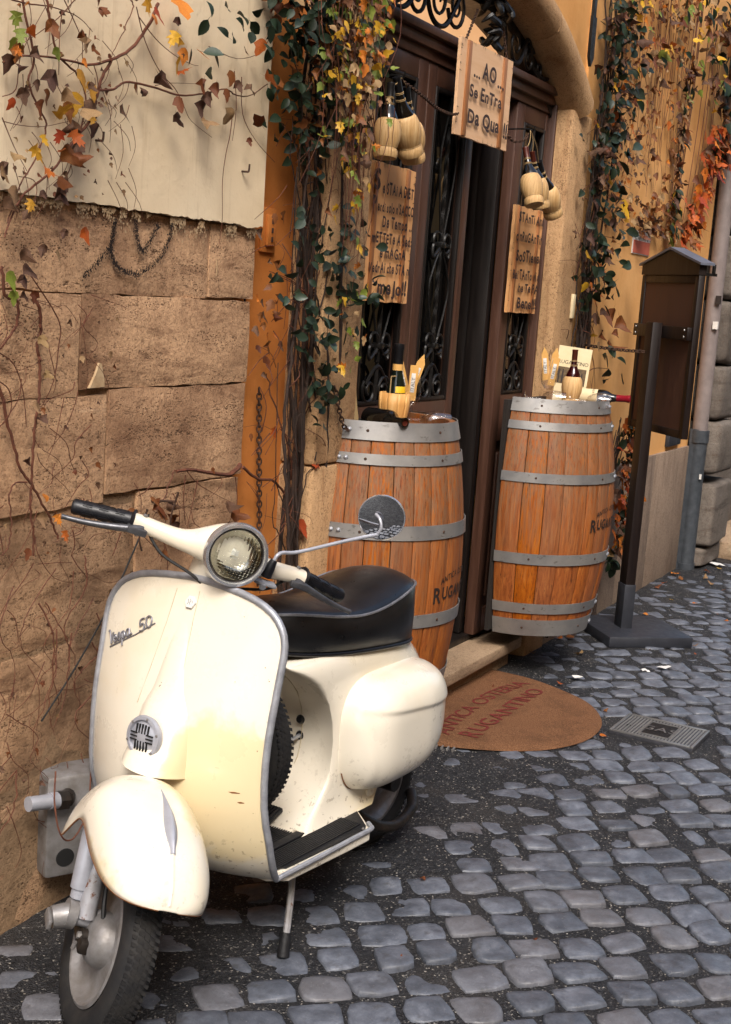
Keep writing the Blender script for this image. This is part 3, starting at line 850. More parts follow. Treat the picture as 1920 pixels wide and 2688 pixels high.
    for c, s in (((4.5, 3.6, 1.5), (3.2, .05, 3.2)), ((2.95, 2.9, 1.5), (.05, 1.5, 3.2)), ((6.05, 2.9, 1.5), (.05, 1.5, 3.2)), ((4.5, 2.9, .06), (3.2, 1.5, .05)), ((4.5, 2.9, 2.33), (3.2, 1.3, .04))): b.box(c, s)
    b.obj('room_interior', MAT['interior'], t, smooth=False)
    # doorbell strip on the right jamb, black iron strap on the arch
    b = MB(); b.box((5.560, 1.925, 1.555), (.034, .012, .105), b=.003); b.obj('bell_strip', MAT['paper'], t)
    b = MB(); b.prism([(5.325, 2.72), (5.375, 2.72), (5.378, 2.56), (5.352, 2.525), (5.327, 2.56)], 1.872, 1.884); b.box((5.35, 1.88, 2.78), (.03, .012, .12)); b.obj('iron_strap', MAT['black_iron'], t)
    # framed number plate, painted over orange, behind the climber
    b = MB(); b.box((3.235, 2.046, 1.70), (.075, .012, .125), b=.004); b.box((3.235, 2.036, 1.70), (.042, .012, .088), b=.004); b.obj('bell_box', MAT['orange'], t)
    for k in range(3):
        b = MB(); b.box((3.235, 2.0295, 1.675+.025*k), (.008, .003, .014)); b.obj('button', MAT['ink'], t)
    # low vent by the drainpipe
    b = MB(); b.box((7.62, 1.952, .845), (.27, .03, .085), b=.004); b.obj('meter_hatch', MAT['slate'], t)
    return t
FAC = facade()

# drainpipe, rusticated corner beyond it
def drainpipe():
    t = thing('drainpipe', 'round drainpipe, faded above and grey iron below, at the end of the orange front', 'pipe', (8.04, 1.90, 0))
    b = MB(); b.tube([(0, 0, .86), (0, 0, 4.6)], .047, 16); b.obj('upper_pipe', MAT['pipe_top'], t)
    b = MB(); b.tube([(0, 0, -.02), (0, 0, .86)], .053, 16); b.tube([(0, 0, .80), (0, 0, .875)], .06, 16); b.tube([(0, 0, -.02), (0, 0, .05)], .059, 16); b.obj('lower_pipe', MAT['pipe_low'], t)
    b = MB(); b.box((.0, .02, .43), (.10, .05, .9)); b.obj('pipe_backing', MAT['pipe_low'], t, smooth=False)
    b = MB(); b.box((-.045, -.045, .595), (.012, .012, .03)); b.obj('sticker', MAT['white_paper'], t, smooth=False)
    b = MB(); b.box((-.05, -.035, 1.66), (.02, .03, .05)); b.obj('sticker', MAT['ink_black'], t, smooth=False)
    b = MB(); b.box((-.05, -.035, 1.51), (.02, .03, .045)); b.obj('sticker', MAT['white_paper'], t, smooth=False)
drainpipe()
def corner():
    t = thing('rusticated_corner', 'grey rounded stone blocks stacked at the corner of the next building', 'building', (0, 0, 0))
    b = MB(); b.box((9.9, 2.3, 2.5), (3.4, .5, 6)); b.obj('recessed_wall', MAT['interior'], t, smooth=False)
    z = .0
    for k, (z0, z1, x1, y0) in enumerate(((.02, .14, 8.50, 1.80), (.15, .545, 8.52, 1.77), (.60, .93, 8.50, 1.78), (.935, 1.27, 8.52, 1.80), (1.275, 1.66, 8.62, 1.80), (1.665, 2.05, 8.62, 1.80), (2.055, 2.45, 8.62, 1.80), (2.455, 2.9, 8.62, 1.80), (2.905, 3.4, 8.62, 1.8))):
        bm = MB(); r = random.Random(k)
        hx, hy, hz = (x1-8.02)/2, .2, (z1-z0)/2
        def fn(u, w, hx=hx, hy=hy, hz=hz, k=k):
            th = u*2*math.pi; ph = (w-.5)*math.pi
            e = .24 if k != 1 else .14
            c = se(math.cos(ph), e)
            x, y, zz = hx*c*se(math.cos(th), e), hy*c*se(math.sin(th), e), hz*se(math.sin(ph), e*.8)
            d = .03*mnoise.noise(Vector((x*7, y*7, zz*7+k*7)))+.012*mnoise.noise(Vector((x*25, y*25, zz*25+k*7)))
            return (x*(1+d*2), y*(1+d*2), zz*(1+d))
        bm.grid(fn, 40, 22, closeu=True, M=Matrix.Translation(((8.02+x1)/2+.06, y0+hy, (z0+z1)/2)))
        bm.obj('rustic_block', MAT['rustic'], t, angle=80)
    b = MB(); b.box((9.4, 1.93, .06), (1.6, .55, .12), b=.012); b.obj('pavement_slab', MAT['slab'], t)
    b = MB(); b.box((9.3, 2.02, .5), (1.2, .08, .8), b=.01); b.obj('wall_plinth', MAT['rustic'], t)
corner()
def opposite():
    t = thing('opposite_house', 'plain ochre house front with shuttered windows across the street', 'building', (0, -4.6, 0))
    b = MB(); b.box((4, -.3, 3.5), (40, .6, 7)); b.obj('plaster_wall', MAT['peach'], t, smooth=False)
    for x in range(-12, 22, 3):
        for z in (1.7, 4.9):
            b = MB(); b.box((x, .02, z), (1.1, .08, 1.7), b=.01); w = b.obj('window', MAT['slab'], t)
            b = MB(); b.box((x, .07, z), (.9, .03, 1.5)); b.obj('pane', MAT['pane'], w, smooth=False)
opposite()
# ------------------------------------------------------------------ half barrels fixed to the door jambs
def put_text(b, s, fn, size, shear=0, sx=1., jitter=0, seed=0, track=0., res=3, bold=0.):
    """letters laid out along u; fn(u,v) -> 3D point"""
    r = random.Random(seed); u = 0
    for ch in s:
        if ch == ' ': u += .30*size*sx; continue
        vs, fs = text_geo(ch, shear=shear, res=res, offset=bold)
        if not vs: continue
        w = max(v[0] for v in vs); x0 = min(v[0] for v in vs)
        k = 1+r.uniform(-jitter, jitter); dy = r.uniform(-jitter, jitter)*.15*size; a = r.uniform(-jitter, jitter)*.35
        P = []
        for x, y in vs:
            x = (x-x0)*size*sx; y = y*size*k
            P.append(fn(u + x*math.cos(a)-y*math.sin(a), dy + y*math.cos(a)+x*math.sin(a)))
        b.add(P, fs)
        u += (w-x0)*size*sx + size*(.08+track)
    return u
def text_len(s, size, sx=1., track=0., shear=0, bold=0., res=3):
    u = 0
    for ch in s:
        if ch == ' ': u += .30*size*sx; continue
        vs, _ = text_geo(ch, shear=shear, res=res, offset=bold); u += (max(v[0] for v in vs)-min(v[0] for v in vs))*size*sx + size*(.08+track)
    return u
def barrel(label, loc, Rh, Rb, z0, z1, hoops, seed, tz, riv_a, ta=4.385):
    t = thing('half_barrel', label, 'barrel', loc, 0, 'half barrels fixed beside the doorway')
    H = z1-z0
    def rad(z):
        q = (z-z0)/H*2-1
        return Rb-(Rb-Rh)*abs(q)**2.0
    r = random.Random(seed)
    n = 12; ws = [r.uniform(.75, 1.25) for _ in range(n)]; tot = sum(ws); a = math.pi
    for k in range(n):
        a2 = a+math.pi*ws[k]/tot
        b = MB(); rings = []; g = .0012
        dr = r.uniform(-.0015, .0015)
        for i in range(13):
            z = lerp(z0+.006, z1-.004, i/12); R_ = rad(z)+dr; ga = g/R_
            ring = [((R_-.022)*math.cos(q), (R_-.022)*math.sin(q), z) for q in (a2-ga, a+ga)]
            ring += [((R_-(.0025 if m in (0, 4) else 0))*math.cos(q), (R_-(.0025 if m in (0, 4) else 0))*math.sin(q), z) for m, q in enumerate([lerp(a+ga, a2-ga, w) for w in (0, .06, .5, .94, 1)])]
            rings.append(ring)
        b.loft(rings, True); b.obj('stave', MAT['stave'], t, angle=50)
        a = a2
    for hz0, hz1 in hoops:
        b = MB(); rings = []
        for i, (dz, th) in enumerate(((0, .0005), (0, .0035), (1, .0035), (1, .0005))):
            z = lerp(hz0, hz1, dz); R_ = rad(z)+.0015+th
            rings.append([(R_*math.cos(math.pi*(1+k/48)), R_*math.sin(math.pi*(1+k/48)), z) for k in range(49)])
        b.loft(rings, False); h = b.obj('hoop', MAT['hoop'], t, angle=40)
        zc = (hz0+hz1)/2; R_ = rad(zc)+.005
        for q in [math.pi*(1+x) for x in (.13, .42, .70)]:
            b = MB(); b.lathe([(.0001, .0035), (.003, .003), (.005, 0)], 8, M=TR((R_*math.cos(q), R_*math.sin(q), zc), (math.cos(q), math.sin(q), 0)))
            b.obj('nail', MAT['rust_iron'], h)
        for q in (riv_a, riv_a+.075):
            b = MB(); b.lathe([(.0001, .006), (.004, .005), (.0075, .001), (.008, -.002)], 10, M=TR((R_*math.cos(q), R_*math.sin(q), zc), (math.cos(q), math.sin(q), 0)))
            b.obj('rivet', MAT['alu'], h)
    b = MB(); n_ = 24; Rt = rad(z1-.035)-.02
    b.add([(0, -.002, z1-.035)]+[(Rt*math.cos(math.pi*(1+k/n_)), Rt*math.sin(math.pi*(1+k/n_)), z1-.035) for k in range(n_+1)], [(0, k+1, k+2) for k in range(n_)])
    b.obj('barrel_head', MAT['stave'], t, smooth=False)
    b = MB(); b.box((0, .011, (z0+z1)/2), (Rb*1.92, .016, H-.02)); b.obj('back_board', MAT['interior'], t, smooth=False)
    # branded lettering, wrapped round the belly
    b = MB()
    def wrap(z, a0, arc=0):
        def fn(u, v):
            th = a0+u/Rb; zz = z+v+arc*(-((u-.13)/.13)**2)
            R_ = rad(zz)+.0022
            return (R_*math.cos(th), R_*math.sin(th), zz)
        return fn
    put_text(b, 'R', wrap(tz-.010, ta), .072, sx=.86, bold=.022)
    put_text(b, 'UGANTINO', wrap(tz, ta+.042/Rb), .056, sx=.82, track=.0, bold=.022)
    b.obj('branded_name', MAT['ink_black'], t, smooth=False)
    b = MB(); put_text(b, 'ANTICA OSTERIA', wrap(tz+.070, ta+.09, .022), .028, sx=.9, bold=.012); b.obj('branded_arc', MAT['ink_black'], t, smooth=False)
    return t
B1 = barrel('half wine barrel nearer the scooter, left of the doorway, with steel hoops', (3.825, 1.965, 0), .268, .325, .20, 1.155,
       [(1.101, 1.158), (1.027, 1.060), (.798, .843), (.515, .558), (.305, .345), (.197, .255)], 4, .60, math.pi*1.04)
B2 = barrel('half wine barrel right of the doorway beside the menu stand', (5.262, 1.935, 0), .290, .354, .207, 1.177,
       [(1.126, 1.180), (1.056, 1.089), (.847, .886), (.513, .558), (.303, .346), (.205, .275)], 9, .66, math.pi*1.545, 4.31)
# ------------------------------------------------------------------ the scooter (local: x forward, y to its left, z up; origin at the front contact)
PSI = R(-5.24)
SCO = thing('motor_scooter', 'cream vintage motor scooter with black seat parked by the stone wall, front wheel turned', 'scooter', (2.0, 1.672, .006), math.pi+PSI)
ST_A = Vector((-.4265, 0, .88)); ST_AX = Vector((-math.sin(R(22.45)), 0, math.cos(R(22.45))))
ST_M = Matrix.Translation(ST_A) @ Matrix.Rotation(R(55.5), 4, ST_AX) @ Matrix.Translation(-ST_A)
class SB(MB):
    """shape on the steered front end: moved with the handlebar"""
    def obj(s, *a, **k):
        s.v = [tuple(ST_M @ Vector(p)) for p in s.v]
        return MB.obj(s, *a, **k)
def s_xc(z): return sinterp(z, [.19, .215, .24, .27, .31, .36, .42, .56, .70, .82, .89], [-.47, -.385, -.335, -.300, -.272, -.256, -.251, -.272, -.316, -.357, -.380])
def s_bb(z): return interp(z, [.2, .25, .35, .5, .65, .77, .89], [.075, .09, .09, .072, .05, .032, .02])
def s_w(z): return sinterp(z, [.19, .233, .27, .315, .373, .437, .508, .60, .70, .760, .790, .815, .840, .858, .870, .879, .884], [.212, .236, .250, .258, .258, .255, .253, .254, .256, .2575, .253, .241, .218, .185, .145, .085, .03])
def s_x(y, z): return s_xc(z) - s_bb(z)*(abs(y)/.25)**2.2
def s_pt(u, z): y = u*s_w(z); return (s_x(y, z), y, z)
SZ = [.19, .20, .212, .225, .24, .258, .28, .31, .345, .385, .43, .48, .53, .58, .63, .68, .72, .755, .78, .80, .815, .83, .843, .855, .865, .873, .879, .884]
def legshield():
    b = MB(); b.grid(lambda u, w: s_pt(u*2-1, SZ[round(w*(len(SZ)-1))]), 33, len(SZ))
    sh = b.obj('legshield', MAT['cream'], SCO, angle=80, solid=.004)
    # aluminium edge trim
    left = [s_pt(1, z) for z in SZ[3:]]; right = [s_pt(-1, z) for z in SZ[3:]]
    path = left + [s_pt(u, .885) for u in (.6, 0, -.6)] + right[::-1]
    b = MB(); b.tube([(p[0]+.001, p[1], p[2]) for p in path], .0085, 10); b.obj('edge_trim', MAT['alu'], SCO, angle=60)
    # steering-column ridge with horn casting
    def hw(z): return sinterp(z, [.475, .50, .55, .60, .64, .70, .76, .82, .85], [.068, .064, .060, .054, .040, .030, .025, .018, .010])
    def pr(z): return sinterp(z, [.475, .50, .55, .60, .64, .70, .76, .82, .85], [.080, .066, .046, .030, .016, .012, .008, .004, .001])
    b = MB(); rows = [.492, .496, .502, .51, .525, .54, .56, .58, .60, .615, .63, .645, .67, .70, .74, .78, .82, .85]
    def fn(u, w):
        z = rows[round(w*(len(rows)-1))]; a = (u-.5)*math.pi
        y = hw(z)*1.25*se(math.sin(a), .9) + .012*max(0, min(1, (.7-z)/.15)); q = max(0, math.cos(a))**1.25
        beak = .012*max(0, (.53-z)/.03); z -= .16*max(0, (.60-z)/.11)*(math.sin(a)*hw(.5))
        return (s_xc(z) - .004 + pr(z)*q + beak*q - s_bb(z)*(abs(y)/.25)**2.2, y, z - .012*(1-q)*(1 if z < .5 else 0))
    b.grid(fn, 25, len(rows)); b.obj('horn_cover', MAT['cream'], SCO, angle=75)
    b = MB(); b.box((-.285, .01, .488), (.10, .10, .02)); b.obj('cover_hollow', MAT['hole'], SCO, smooth=False)
    # panel seams on the shield
    for pts in ([(.02, .86), (.022, .80), (.03, .70), (.05, .60), (.062, .56)], [(-.045, .855), (-.05, .78), (-.062, .68), (-.075, .60)]):
        b = MB(); b.tube([(s_x(y, z)+.0016, y, z) for y, z in pts], .0013, 5); b.obj('seam', MAT['seam'], SCO)
    # horn grille
    hz = .553; hx = s_xc(hz)+pr(hz)+.0
    d = Vector((1, 0, .13)).normalized(); M = TR((hx-.003, .004, hz), d) @ Matrix.Scale(1.13, 4)
    b = MB(); b.lathe([(.0395, -.004), (.0425, .004), (.040, .010), (.034, .011), (.032, .006), (.0315, .004)], 36, M=M)
    h = b.obj('horn_grille', MAT['alu_white'], SCO)
    b = MB(); b.lathe([(.0001, .0125), (.015, .0115), (.026, .0085), (.032, .005)], 32, M=M); b.obj('grille_disc', MAT['alu_white'], h)
    b = MB()
    for k in range(-3, 4):
        for sg in (-1, 1):
            if abs(k) < 3: b.box((.0072*k, sg*.0165, .0116-.00014*k*k), (.0027, .019-.0012*abs(k), .003), M=None)
    for k in (-1, 0, 1):
        for sg in (-1, 1): b.box((sg*.0195, k*.0068, .0120), (.017, .0026, .0022))
    vs = [tuple(M @ Vector(p)) for p in b.v]; b.v = vs; b.obj('grille_slot', MAT['hole'], h, smooth=False)
    for k in range(6):
        a = k*math.pi/3+.3
        b = MB(); b.lathe([(.0001, .0128), (.0022, .0125), (.003, .0105)], 8, M=M @ Matrix.Translation((.037*math.cos(a), .037*math.sin(a), 0))); b.obj('screw', MAT['alu_dull'], h)
    # hexagon badge
    z = .833; hp = Vector((s_x(.004, z)+.0045, .004, z)); M = TR(hp, (1, 0, .42)) @ Matrix.Rotation(R(0), 4, 'Z')
    b = MB(); b.lathe([(.0001, .003), (.014, .003), (.0155, .0015), (.0155, -.002)], 6, M=M); hb = b.obj('hexagon_badge', MAT['badge_white'], SCO, angle=20)
    b = MB()
    for pts in ([(-.006, .006), (-.002, .0), (-.006, -.006)], [(.0, .007), (.003, .002), (0, -.002), (.003, -.006)], [(.006, .004), (.008, -.002)]): b.tube([M @ Vector((x, y, .0034)) for x, y in pts], .0007, 4)
    b.obj('emblem', MAT['alu'], hb)
    # script badge "Vespa 50", rising to the scooter's left
    p0 = Vector((0, -.222, .690)); p1 = Vector((0, -.078, .770))
    def onsh(y, z, off): return Vector((s_x(y, z)+off, y, z))
    uy, uz = (p1.y-p0.y), (p1.z-p0.z); L = math.hypot(uy, uz); uy /= L; uz /= L
    def fn(off):
        def g(u, v):
            y = p0.y+uy*u - uz*v*.9; z = p0.z+uz*u + uy*v; return tuple(onsh(y, z, off))
        return g
    b = MB(); g = fn(.006); K = .034
    strokes = [[(.0, 1.12), (.10, 1.22), (.15, .9), (.17, .05), (.30, .5), (.46, .92)], [(.44, .30), (.66, .38), (.68, .58), (.56, .60), (.48, .30), (.58, .02), (.84, .25)],
               [(.84, .25), (1.02, .68), (1.10, .32), (1.04, .03), (.86, .06)], [(1.08, .1), (1.32, .62), (1.22, -.5)], [(1.30, .45), (1.45, .62), (1.54, .34), (1.42, .02), (1.28, .12)], [(1.50, .08), (1.70, .3)],
               [(2.0, .52), (1.82, .62), (1.70, .3), (1.80, .0), (1.95, .26), (2.03, .6), (2.0, .1), (2.2, .14)], [(2.25, .15), (2.5, .62), (2.44, -.0)]][:7]
    for st in strokes: b.tube([g(.006+q.x*K*1.12, q.z*K*.80) for q in spline([(x, 0, z) for x, z in st], 5)], .0021, 6)
    for st in ([(3.36, 1.22), (3.02, 1.18), (2.94, .72), (3.18, .82), (3.28, .52), (3.12, .26), (2.86, .34)], [(3.72, 1.22), (3.52, 1.1), (3.46, .6), (3.62, .30), (3.84, .45), (3.92, .95), (3.72, 1.22)]): b.tube([g(.006+q.x*K*1.12, (q.z-.30)*K*.80) for q in spline([(x, 0, z) for x, z in st], 5)], .0021, 6)
    bd = b.obj('script_badge', MAT['badge_metal'], SCO)
    b = MB(); g = fn(.0042); b.tube([g(.004, -.004), g(.05, -.0035), g(.10, -.003), g(.163, .003)], .0016, 6); b.obj('badge_underline', MAT['badge_metal'], bd)
    # chips and scuffs on the left side of the shield
    for y, z, w, h in ((.20, .458, .02, .004), (.214, .437, .012, .004)):
        b = MB(); b.add([(s_x(y+dx*w, z+dz*h)+.0028, y+dx*w, z+dz*h) for dx, dz in ((-.6, .2), (-.2, -.5), (.5, -.3), (.6, .1), (0, .5))], [(0, 1, 2, 3, 4)]); b.obj('paint_chip', MAT['rust_chip'], SCO, smooth=False)
MAT['seam'] = simple('panel_seam', '#b9ac90', .5); MAT['rust_chip'] = simple('rust_chip', '#6a3b18', .8, 0, '#84542a', 90)
MAT['lever'] = simple('worn_dark_lever', '#5d5e62', .4, .6, '#4a4a4e', 30, .2, rvar=.1)
MAT['badge_metal'] = simple('badge_metal', '#83838a', .35, .5)
MAT['badge_white'] = simple('white_badge', '#d8d6d0', .35)
legshield()

def floor():
    # floorboard pan with cream underside and an aluminium edge
    poly = [(-.435, -.200), (-.435, .200), (-.47, .238), (-.70, .250), (-.785, .252), (-.80, .244), (-.90, .13), (-.90, -.13), (-.80, -.244), (-.47, -.238)]
    b = MB(); n = len(poly)
    b.add([(x, y, .206) for x, y in poly]+[(x, y, .232) for x, y in poly], [tuple(range(n)), tuple(range(2*n-1, n-1, -1))]+[(i, (i+1) % n, (i+1) % n+n, i+n) for i in range(n)])
    b.obj('floorboard', MAT['cream'], SCO, smooth=False, bevel=.004)
    b = MB(); n = len(poly); q = [(x*1.0+(.004 if x < -.5 else -.004), y*.955) for x, y in poly]
    b.add([(x, y, .2325) for x, y in q]+[(x, y, .2375) for x, y in q], [tuple(range(2*n-1, n-1, -1))]+[(i, (i+1) % n, (i+1) % n+n, i+n) for i in range(n)])
    b.obj('floor_mat', MAT['black_rubber'], SCO, smooth=False)
    for sg in (-1, 1):
        for y0, y1 in ((.062, .128), (.160, .222)):
            b = MB(); k = int((y1-y0)/.0062)
            for i in range(k):
                y = sg*(y0+(i+.5)*(y1-y0)/k); xe = -.86 if y0 < .1 else -.79
                b.box(((-.40+xe)/2, y, .2395), (xe+.40 if xe+.40 > 0 else -(xe+.40), .0034, .004))
            b.obj('ribbed_strip', MAT['black_rubber'], SCO, smooth=False)
        b = MB(); b.box((-.60, sg*.144, .241), (.40, .024, .007), b=.002); b.obj('floor_rail', MAT['black_rubber'], SCO)
        pts = [(-.425, .236, .226), (-.46, .243, .232), (-.56, .248, .234), (-.70, .2515, .236), (-.785, .2535, .237), (-.80, .245, .237), (-.815, .228, .236)]
        b = MB(); b.tube([(x, sg*y, z) for x, y, z in spline(pts, 5)], .0062, 8); b.obj('floor_edge_trim', MAT['alu'], SCO)
        b = MB(); b.lathe([(.0001, .004), (.003, .003), (.004, 0)], 8, M=Matrix.Translation((-.765, sg*.245, .242))); b.obj('screw', MAT['alu_dull'], SCO)
    # brake pedal
    b = MB(); b.box((-.640, .045, .262), (.060, .05, .012), M=Matrix.Rotation(R(18), 4, 'Y'), b=.003)
    for k in range(6): b.box((-.636, .024+.008*k, .2690), (.052, .004, .006), M=Matrix.Rotation(R(18), 4, 'Y'))
    b.obj('brake_pedal', MAT['black_rubber'], SCO)
    # stand leg with rubber foot
    b = MB(); b.tube(spline([(-.60, .155, .20), (-.56, .185, .14), (-.525, .205, .07), (-.505, .214, .03)], 5), .0085, 8); sl = b.obj('stand_leg', MAT['rusty'], SCO)
    b = MB(); b.tube([(-.515, .209, .055), (-.497, .217, .004)], [.013, .015], 10); b.obj('rubber_foot', MAT['black_rubber'], sl)
    b = MB(); b.tube(spline([(-.60, -.155, .20), (-.56, -.185, .14), (-.525, -.205, .07), (-.497, -.217, .004)], 5), .0085, 8); b.tube([(-.60, -.155, .198), (-.60, .155, .198)], .008, 8); b.obj('stand_leg', MAT['rusty'], SCO)
floor()

def body():
    zs = [.236, .262, .29, .32, .36, .40, .44, .49, .54, .575, .60, .622, .638, .650, .658]
    xf = lambda z: sinterp(z, [.236, .262, .29, .32, .36, .44, .49, .54, .575, .60, .622, .638, .650, .658], [-.628, -.668, -.705, -.735, -.758, -.766, -.758, -.738, -.712, -.688, -.655, -.625, -.60, -.590])
    sc = lambda z: sinterp(z, [.236, .29, .36, .44, .54, .60, .64, .658], [-.01, .012, .036, .042, .036, .018, .0, -.01])
    xr = lambda z: interp(z, [.236, .29, .305, .35, .40, .46, .52, .57, .60, .625, .658], [-.95, -.98, -1.0, -1.10, -1.33, -1.34, -1.31, -1.27, -1.235, -1.20, -1.15])
    hw = lambda z: sinterp(z, [.236, .262, .29, .33, .40, .60, .63, .650, .658], [.166, .152, .146, .143, .141, .140, .136, .126, .116])
    b = MB(); rings = []
    for z in zs:
        a, c, w, s_ = xf(z), xr(z), hw(z), sc(z); m = a-.30; ring = []
        for t in [-.93+1.86*k/14 for k in range(15)]: ring.append((a - s_*(1-t*t), w*t, z))
        ring += [(a-.0035, w*.965, z), (a-.011, w*.988, z), (a-.024, w*.998, z), (a-.06, w*1.002, z), (a-.15, w, z), (m, w, z)]
        for k in range(1, 12):
            th = math.pi*k/12; ring.append((m-(m-c)*math.sin(th), w*se(math.cos(th), .7), z))
        ring += [(m, -w, z), (a-.15, -w, z), (a-.06, -w*1.002, z), (a-.024, -w*.998, z), (a-.011, -w*.988, z), (a-.0035, -w*.965, z)]
        rings.append(ring)
    b.loft(rings, True)
    b.obj('rear_body', MAT['cream'], SCO, angle=60)
    # seam and knobs on the front of the body
    fx = lambda y, z: xf(z) - sc(z)*(1-(y/hw(z))**2)
    b = MB(); b.tube([(fx(.015, z)+.001, .015, z) for z in [lerp(.648, .34, k/14) for k in range(15)]], .0016, 5); b.obj('seam', MAT['seam'], SCO)
    M = TR((fx(.012, .458), .012, .458), (1, .1, .1)); b = MB(); b.lathe([(.0001, .016), (.008, .015), (.0115, .008), (.0115, 0), (.006, -.01)], 16, M=M); b.obj('fuel_knob', MAT['grip'], SCO)
    c0 = fx(.010, .414); M = TR((c0, .010, .414), (1, .1, .05)); b = MB(); b.lathe([(.0001, .003), (.011, .003), (.0125, .0), (.0125, -.01)], 16, M=M); b.obj('choke_bush', MAT['black_rubber'], SCO)
    b = MB(); b.tube([(c0, .010, .414), (c0+.035, .008, .410)], [.006, .0045], 8); b.tube([(c0+.035, .008, .410), (c0+.048, .007, .409)], .007, 8); b.obj('choke_pull', MAT['alu'], SCO)
    # side cowls, swollen, with a pressed rear panel
    for sgn in (1, -1):
        cx, cz = -.955, .440
        def fn(u, w, sgn=sgn):
            th = u*2*math.pi; c, s_ = math.cos(th), math.sin(th); e = .68
            ax = .168 if c > 0 else .335
            az = .150 if s_ > 0 else .165
            r_ = w
            x = cx + ax*r_*se(c, e); z = cz + az*r_*se(s_, e)
            h = (1-r_**3.6)**(1/2.2)
            y = .108 + .150*h - .05*max(0, (-1.05-x)/.3)**1.5
            # pressed panel
            a = max(0, min(1, ((-.805+.25*(z-.45)) - x)/.022)); bq = max(0, min(1, ((.525 - .10*(-.80-x)) - z)/.016))
            q = min(a, bq); q = q*q*(3-2*q); y -= .0065*q*(1 if r_ < .97 else 0)
            z = max(z, .296 + .03*max(0, (-.93-x)/.3)) if s_ < 0 else z
            return (x, sgn*y, z)
        b = MB(); b.grid(lambda u, w: fn(u, max(.0001, w**.75)), 88, 44, closeu=True)
        b.obj('side_cowl', MAT['cream'], SCO, angle=70)
        b = MB(); b.tube([fn(lerp(.55, .93, k/30), .985) for k in range(31)], .0017, 5); b.obj('worn_lip', MAT['rust_chip'], SCO)
    b = MB(); b.lathe([(.0001, .012), (.012, .010), (.0165, 0), (.0165, -.01)], 16, M=TR((-.93, .150, .268), (.3, 1, 0))); b.obj('body_stud', MAT['cream'], SCO)
body()

def seat():
    xs = [-.578, -.60, -.64, -.70, -.78, -.86, -.94, -1.02, -1.10, -1.16, -1.20, -1.222, -1.232]
    hw = [.030, .062, .087, .109, .126, .137, .142, .142, .132, .110, .078, .042, .010]
    zp = [.772, .774, .773, .765, .752, .744, .747, .759, .773, .777, .774, .770, .768]
    zb = [.684, .678, .671, .662, .653, .646, .640, .633, .625, .619, .615, .613, .613]
    dm = [.004, .012, .020, .026, .030, .032, .034, .036, .034, .028, .018, .008, .002]
    zs = [p for p in xs]
    rings = []
    for x, w, p, q, d in zip(xs, hw, zp, zb, dm):
        ring = [(x, -w*.90, q), (x, -w*1.0, q+.012), (x, -w*1.025, (p+q)/2), (x, -w, p)]
        ring += [(x, w*t, p + d*(1-abs(t)**2.3)) for t in (-.86, -.6, -.3, 0, .3, .6, .86)]
        ring += [(x, w, p), (x, w*1.025, (p+q)/2), (x, w*1.0, q+.012), (x, w*.90, q)]
        rings.append(ring)
    # resample along x for smoothness
    fine = []
    P = len(rings[0]); m = 4
    cols = [spline([r_[j] for r_ in rings], m) for j in range(P)]
    for i in range(len(cols[0])): fine.append([tuple(cols[j][i]) for j in range(P)])
    b = MB(); b.loft(fine, True); s_ = b.obj('saddle', MAT['vinyl'], SCO, angle=62)
    top = spline([(x, w, p) for x, w, p in zip(xs, hw, zp)], 5); topr = [(p.x, -p.y, p.z) for p in top]
    b = MB(); b.tube([tuple(p) for p in top]+topr[::-1]+[tuple(top[0])], .0038, 7, cap=False); b.obj('piping', MAT['piping'], s_)
    bot = spline([(x, w*.99, q+.004) for x, w, q in zip(xs, hw, zb)], 5); botr = [(p.x, -p.y, p.z) for p in bot]
    b = MB(); b.tube([tuple(p) for p in bot]+botr[::-1], .0046, 7); b.obj('lower_edging', MAT['grip'], s_)
    b = MB(); b.tube([(-1.198, .075, .632), (-1.222, .045, .617), (-1.232, 0, .614), (-1.222, -.045, .617), (-1.198, -.075, .632)], .006, 8); b.obj('seat_latch', MAT['chrome'], s_)
seat()

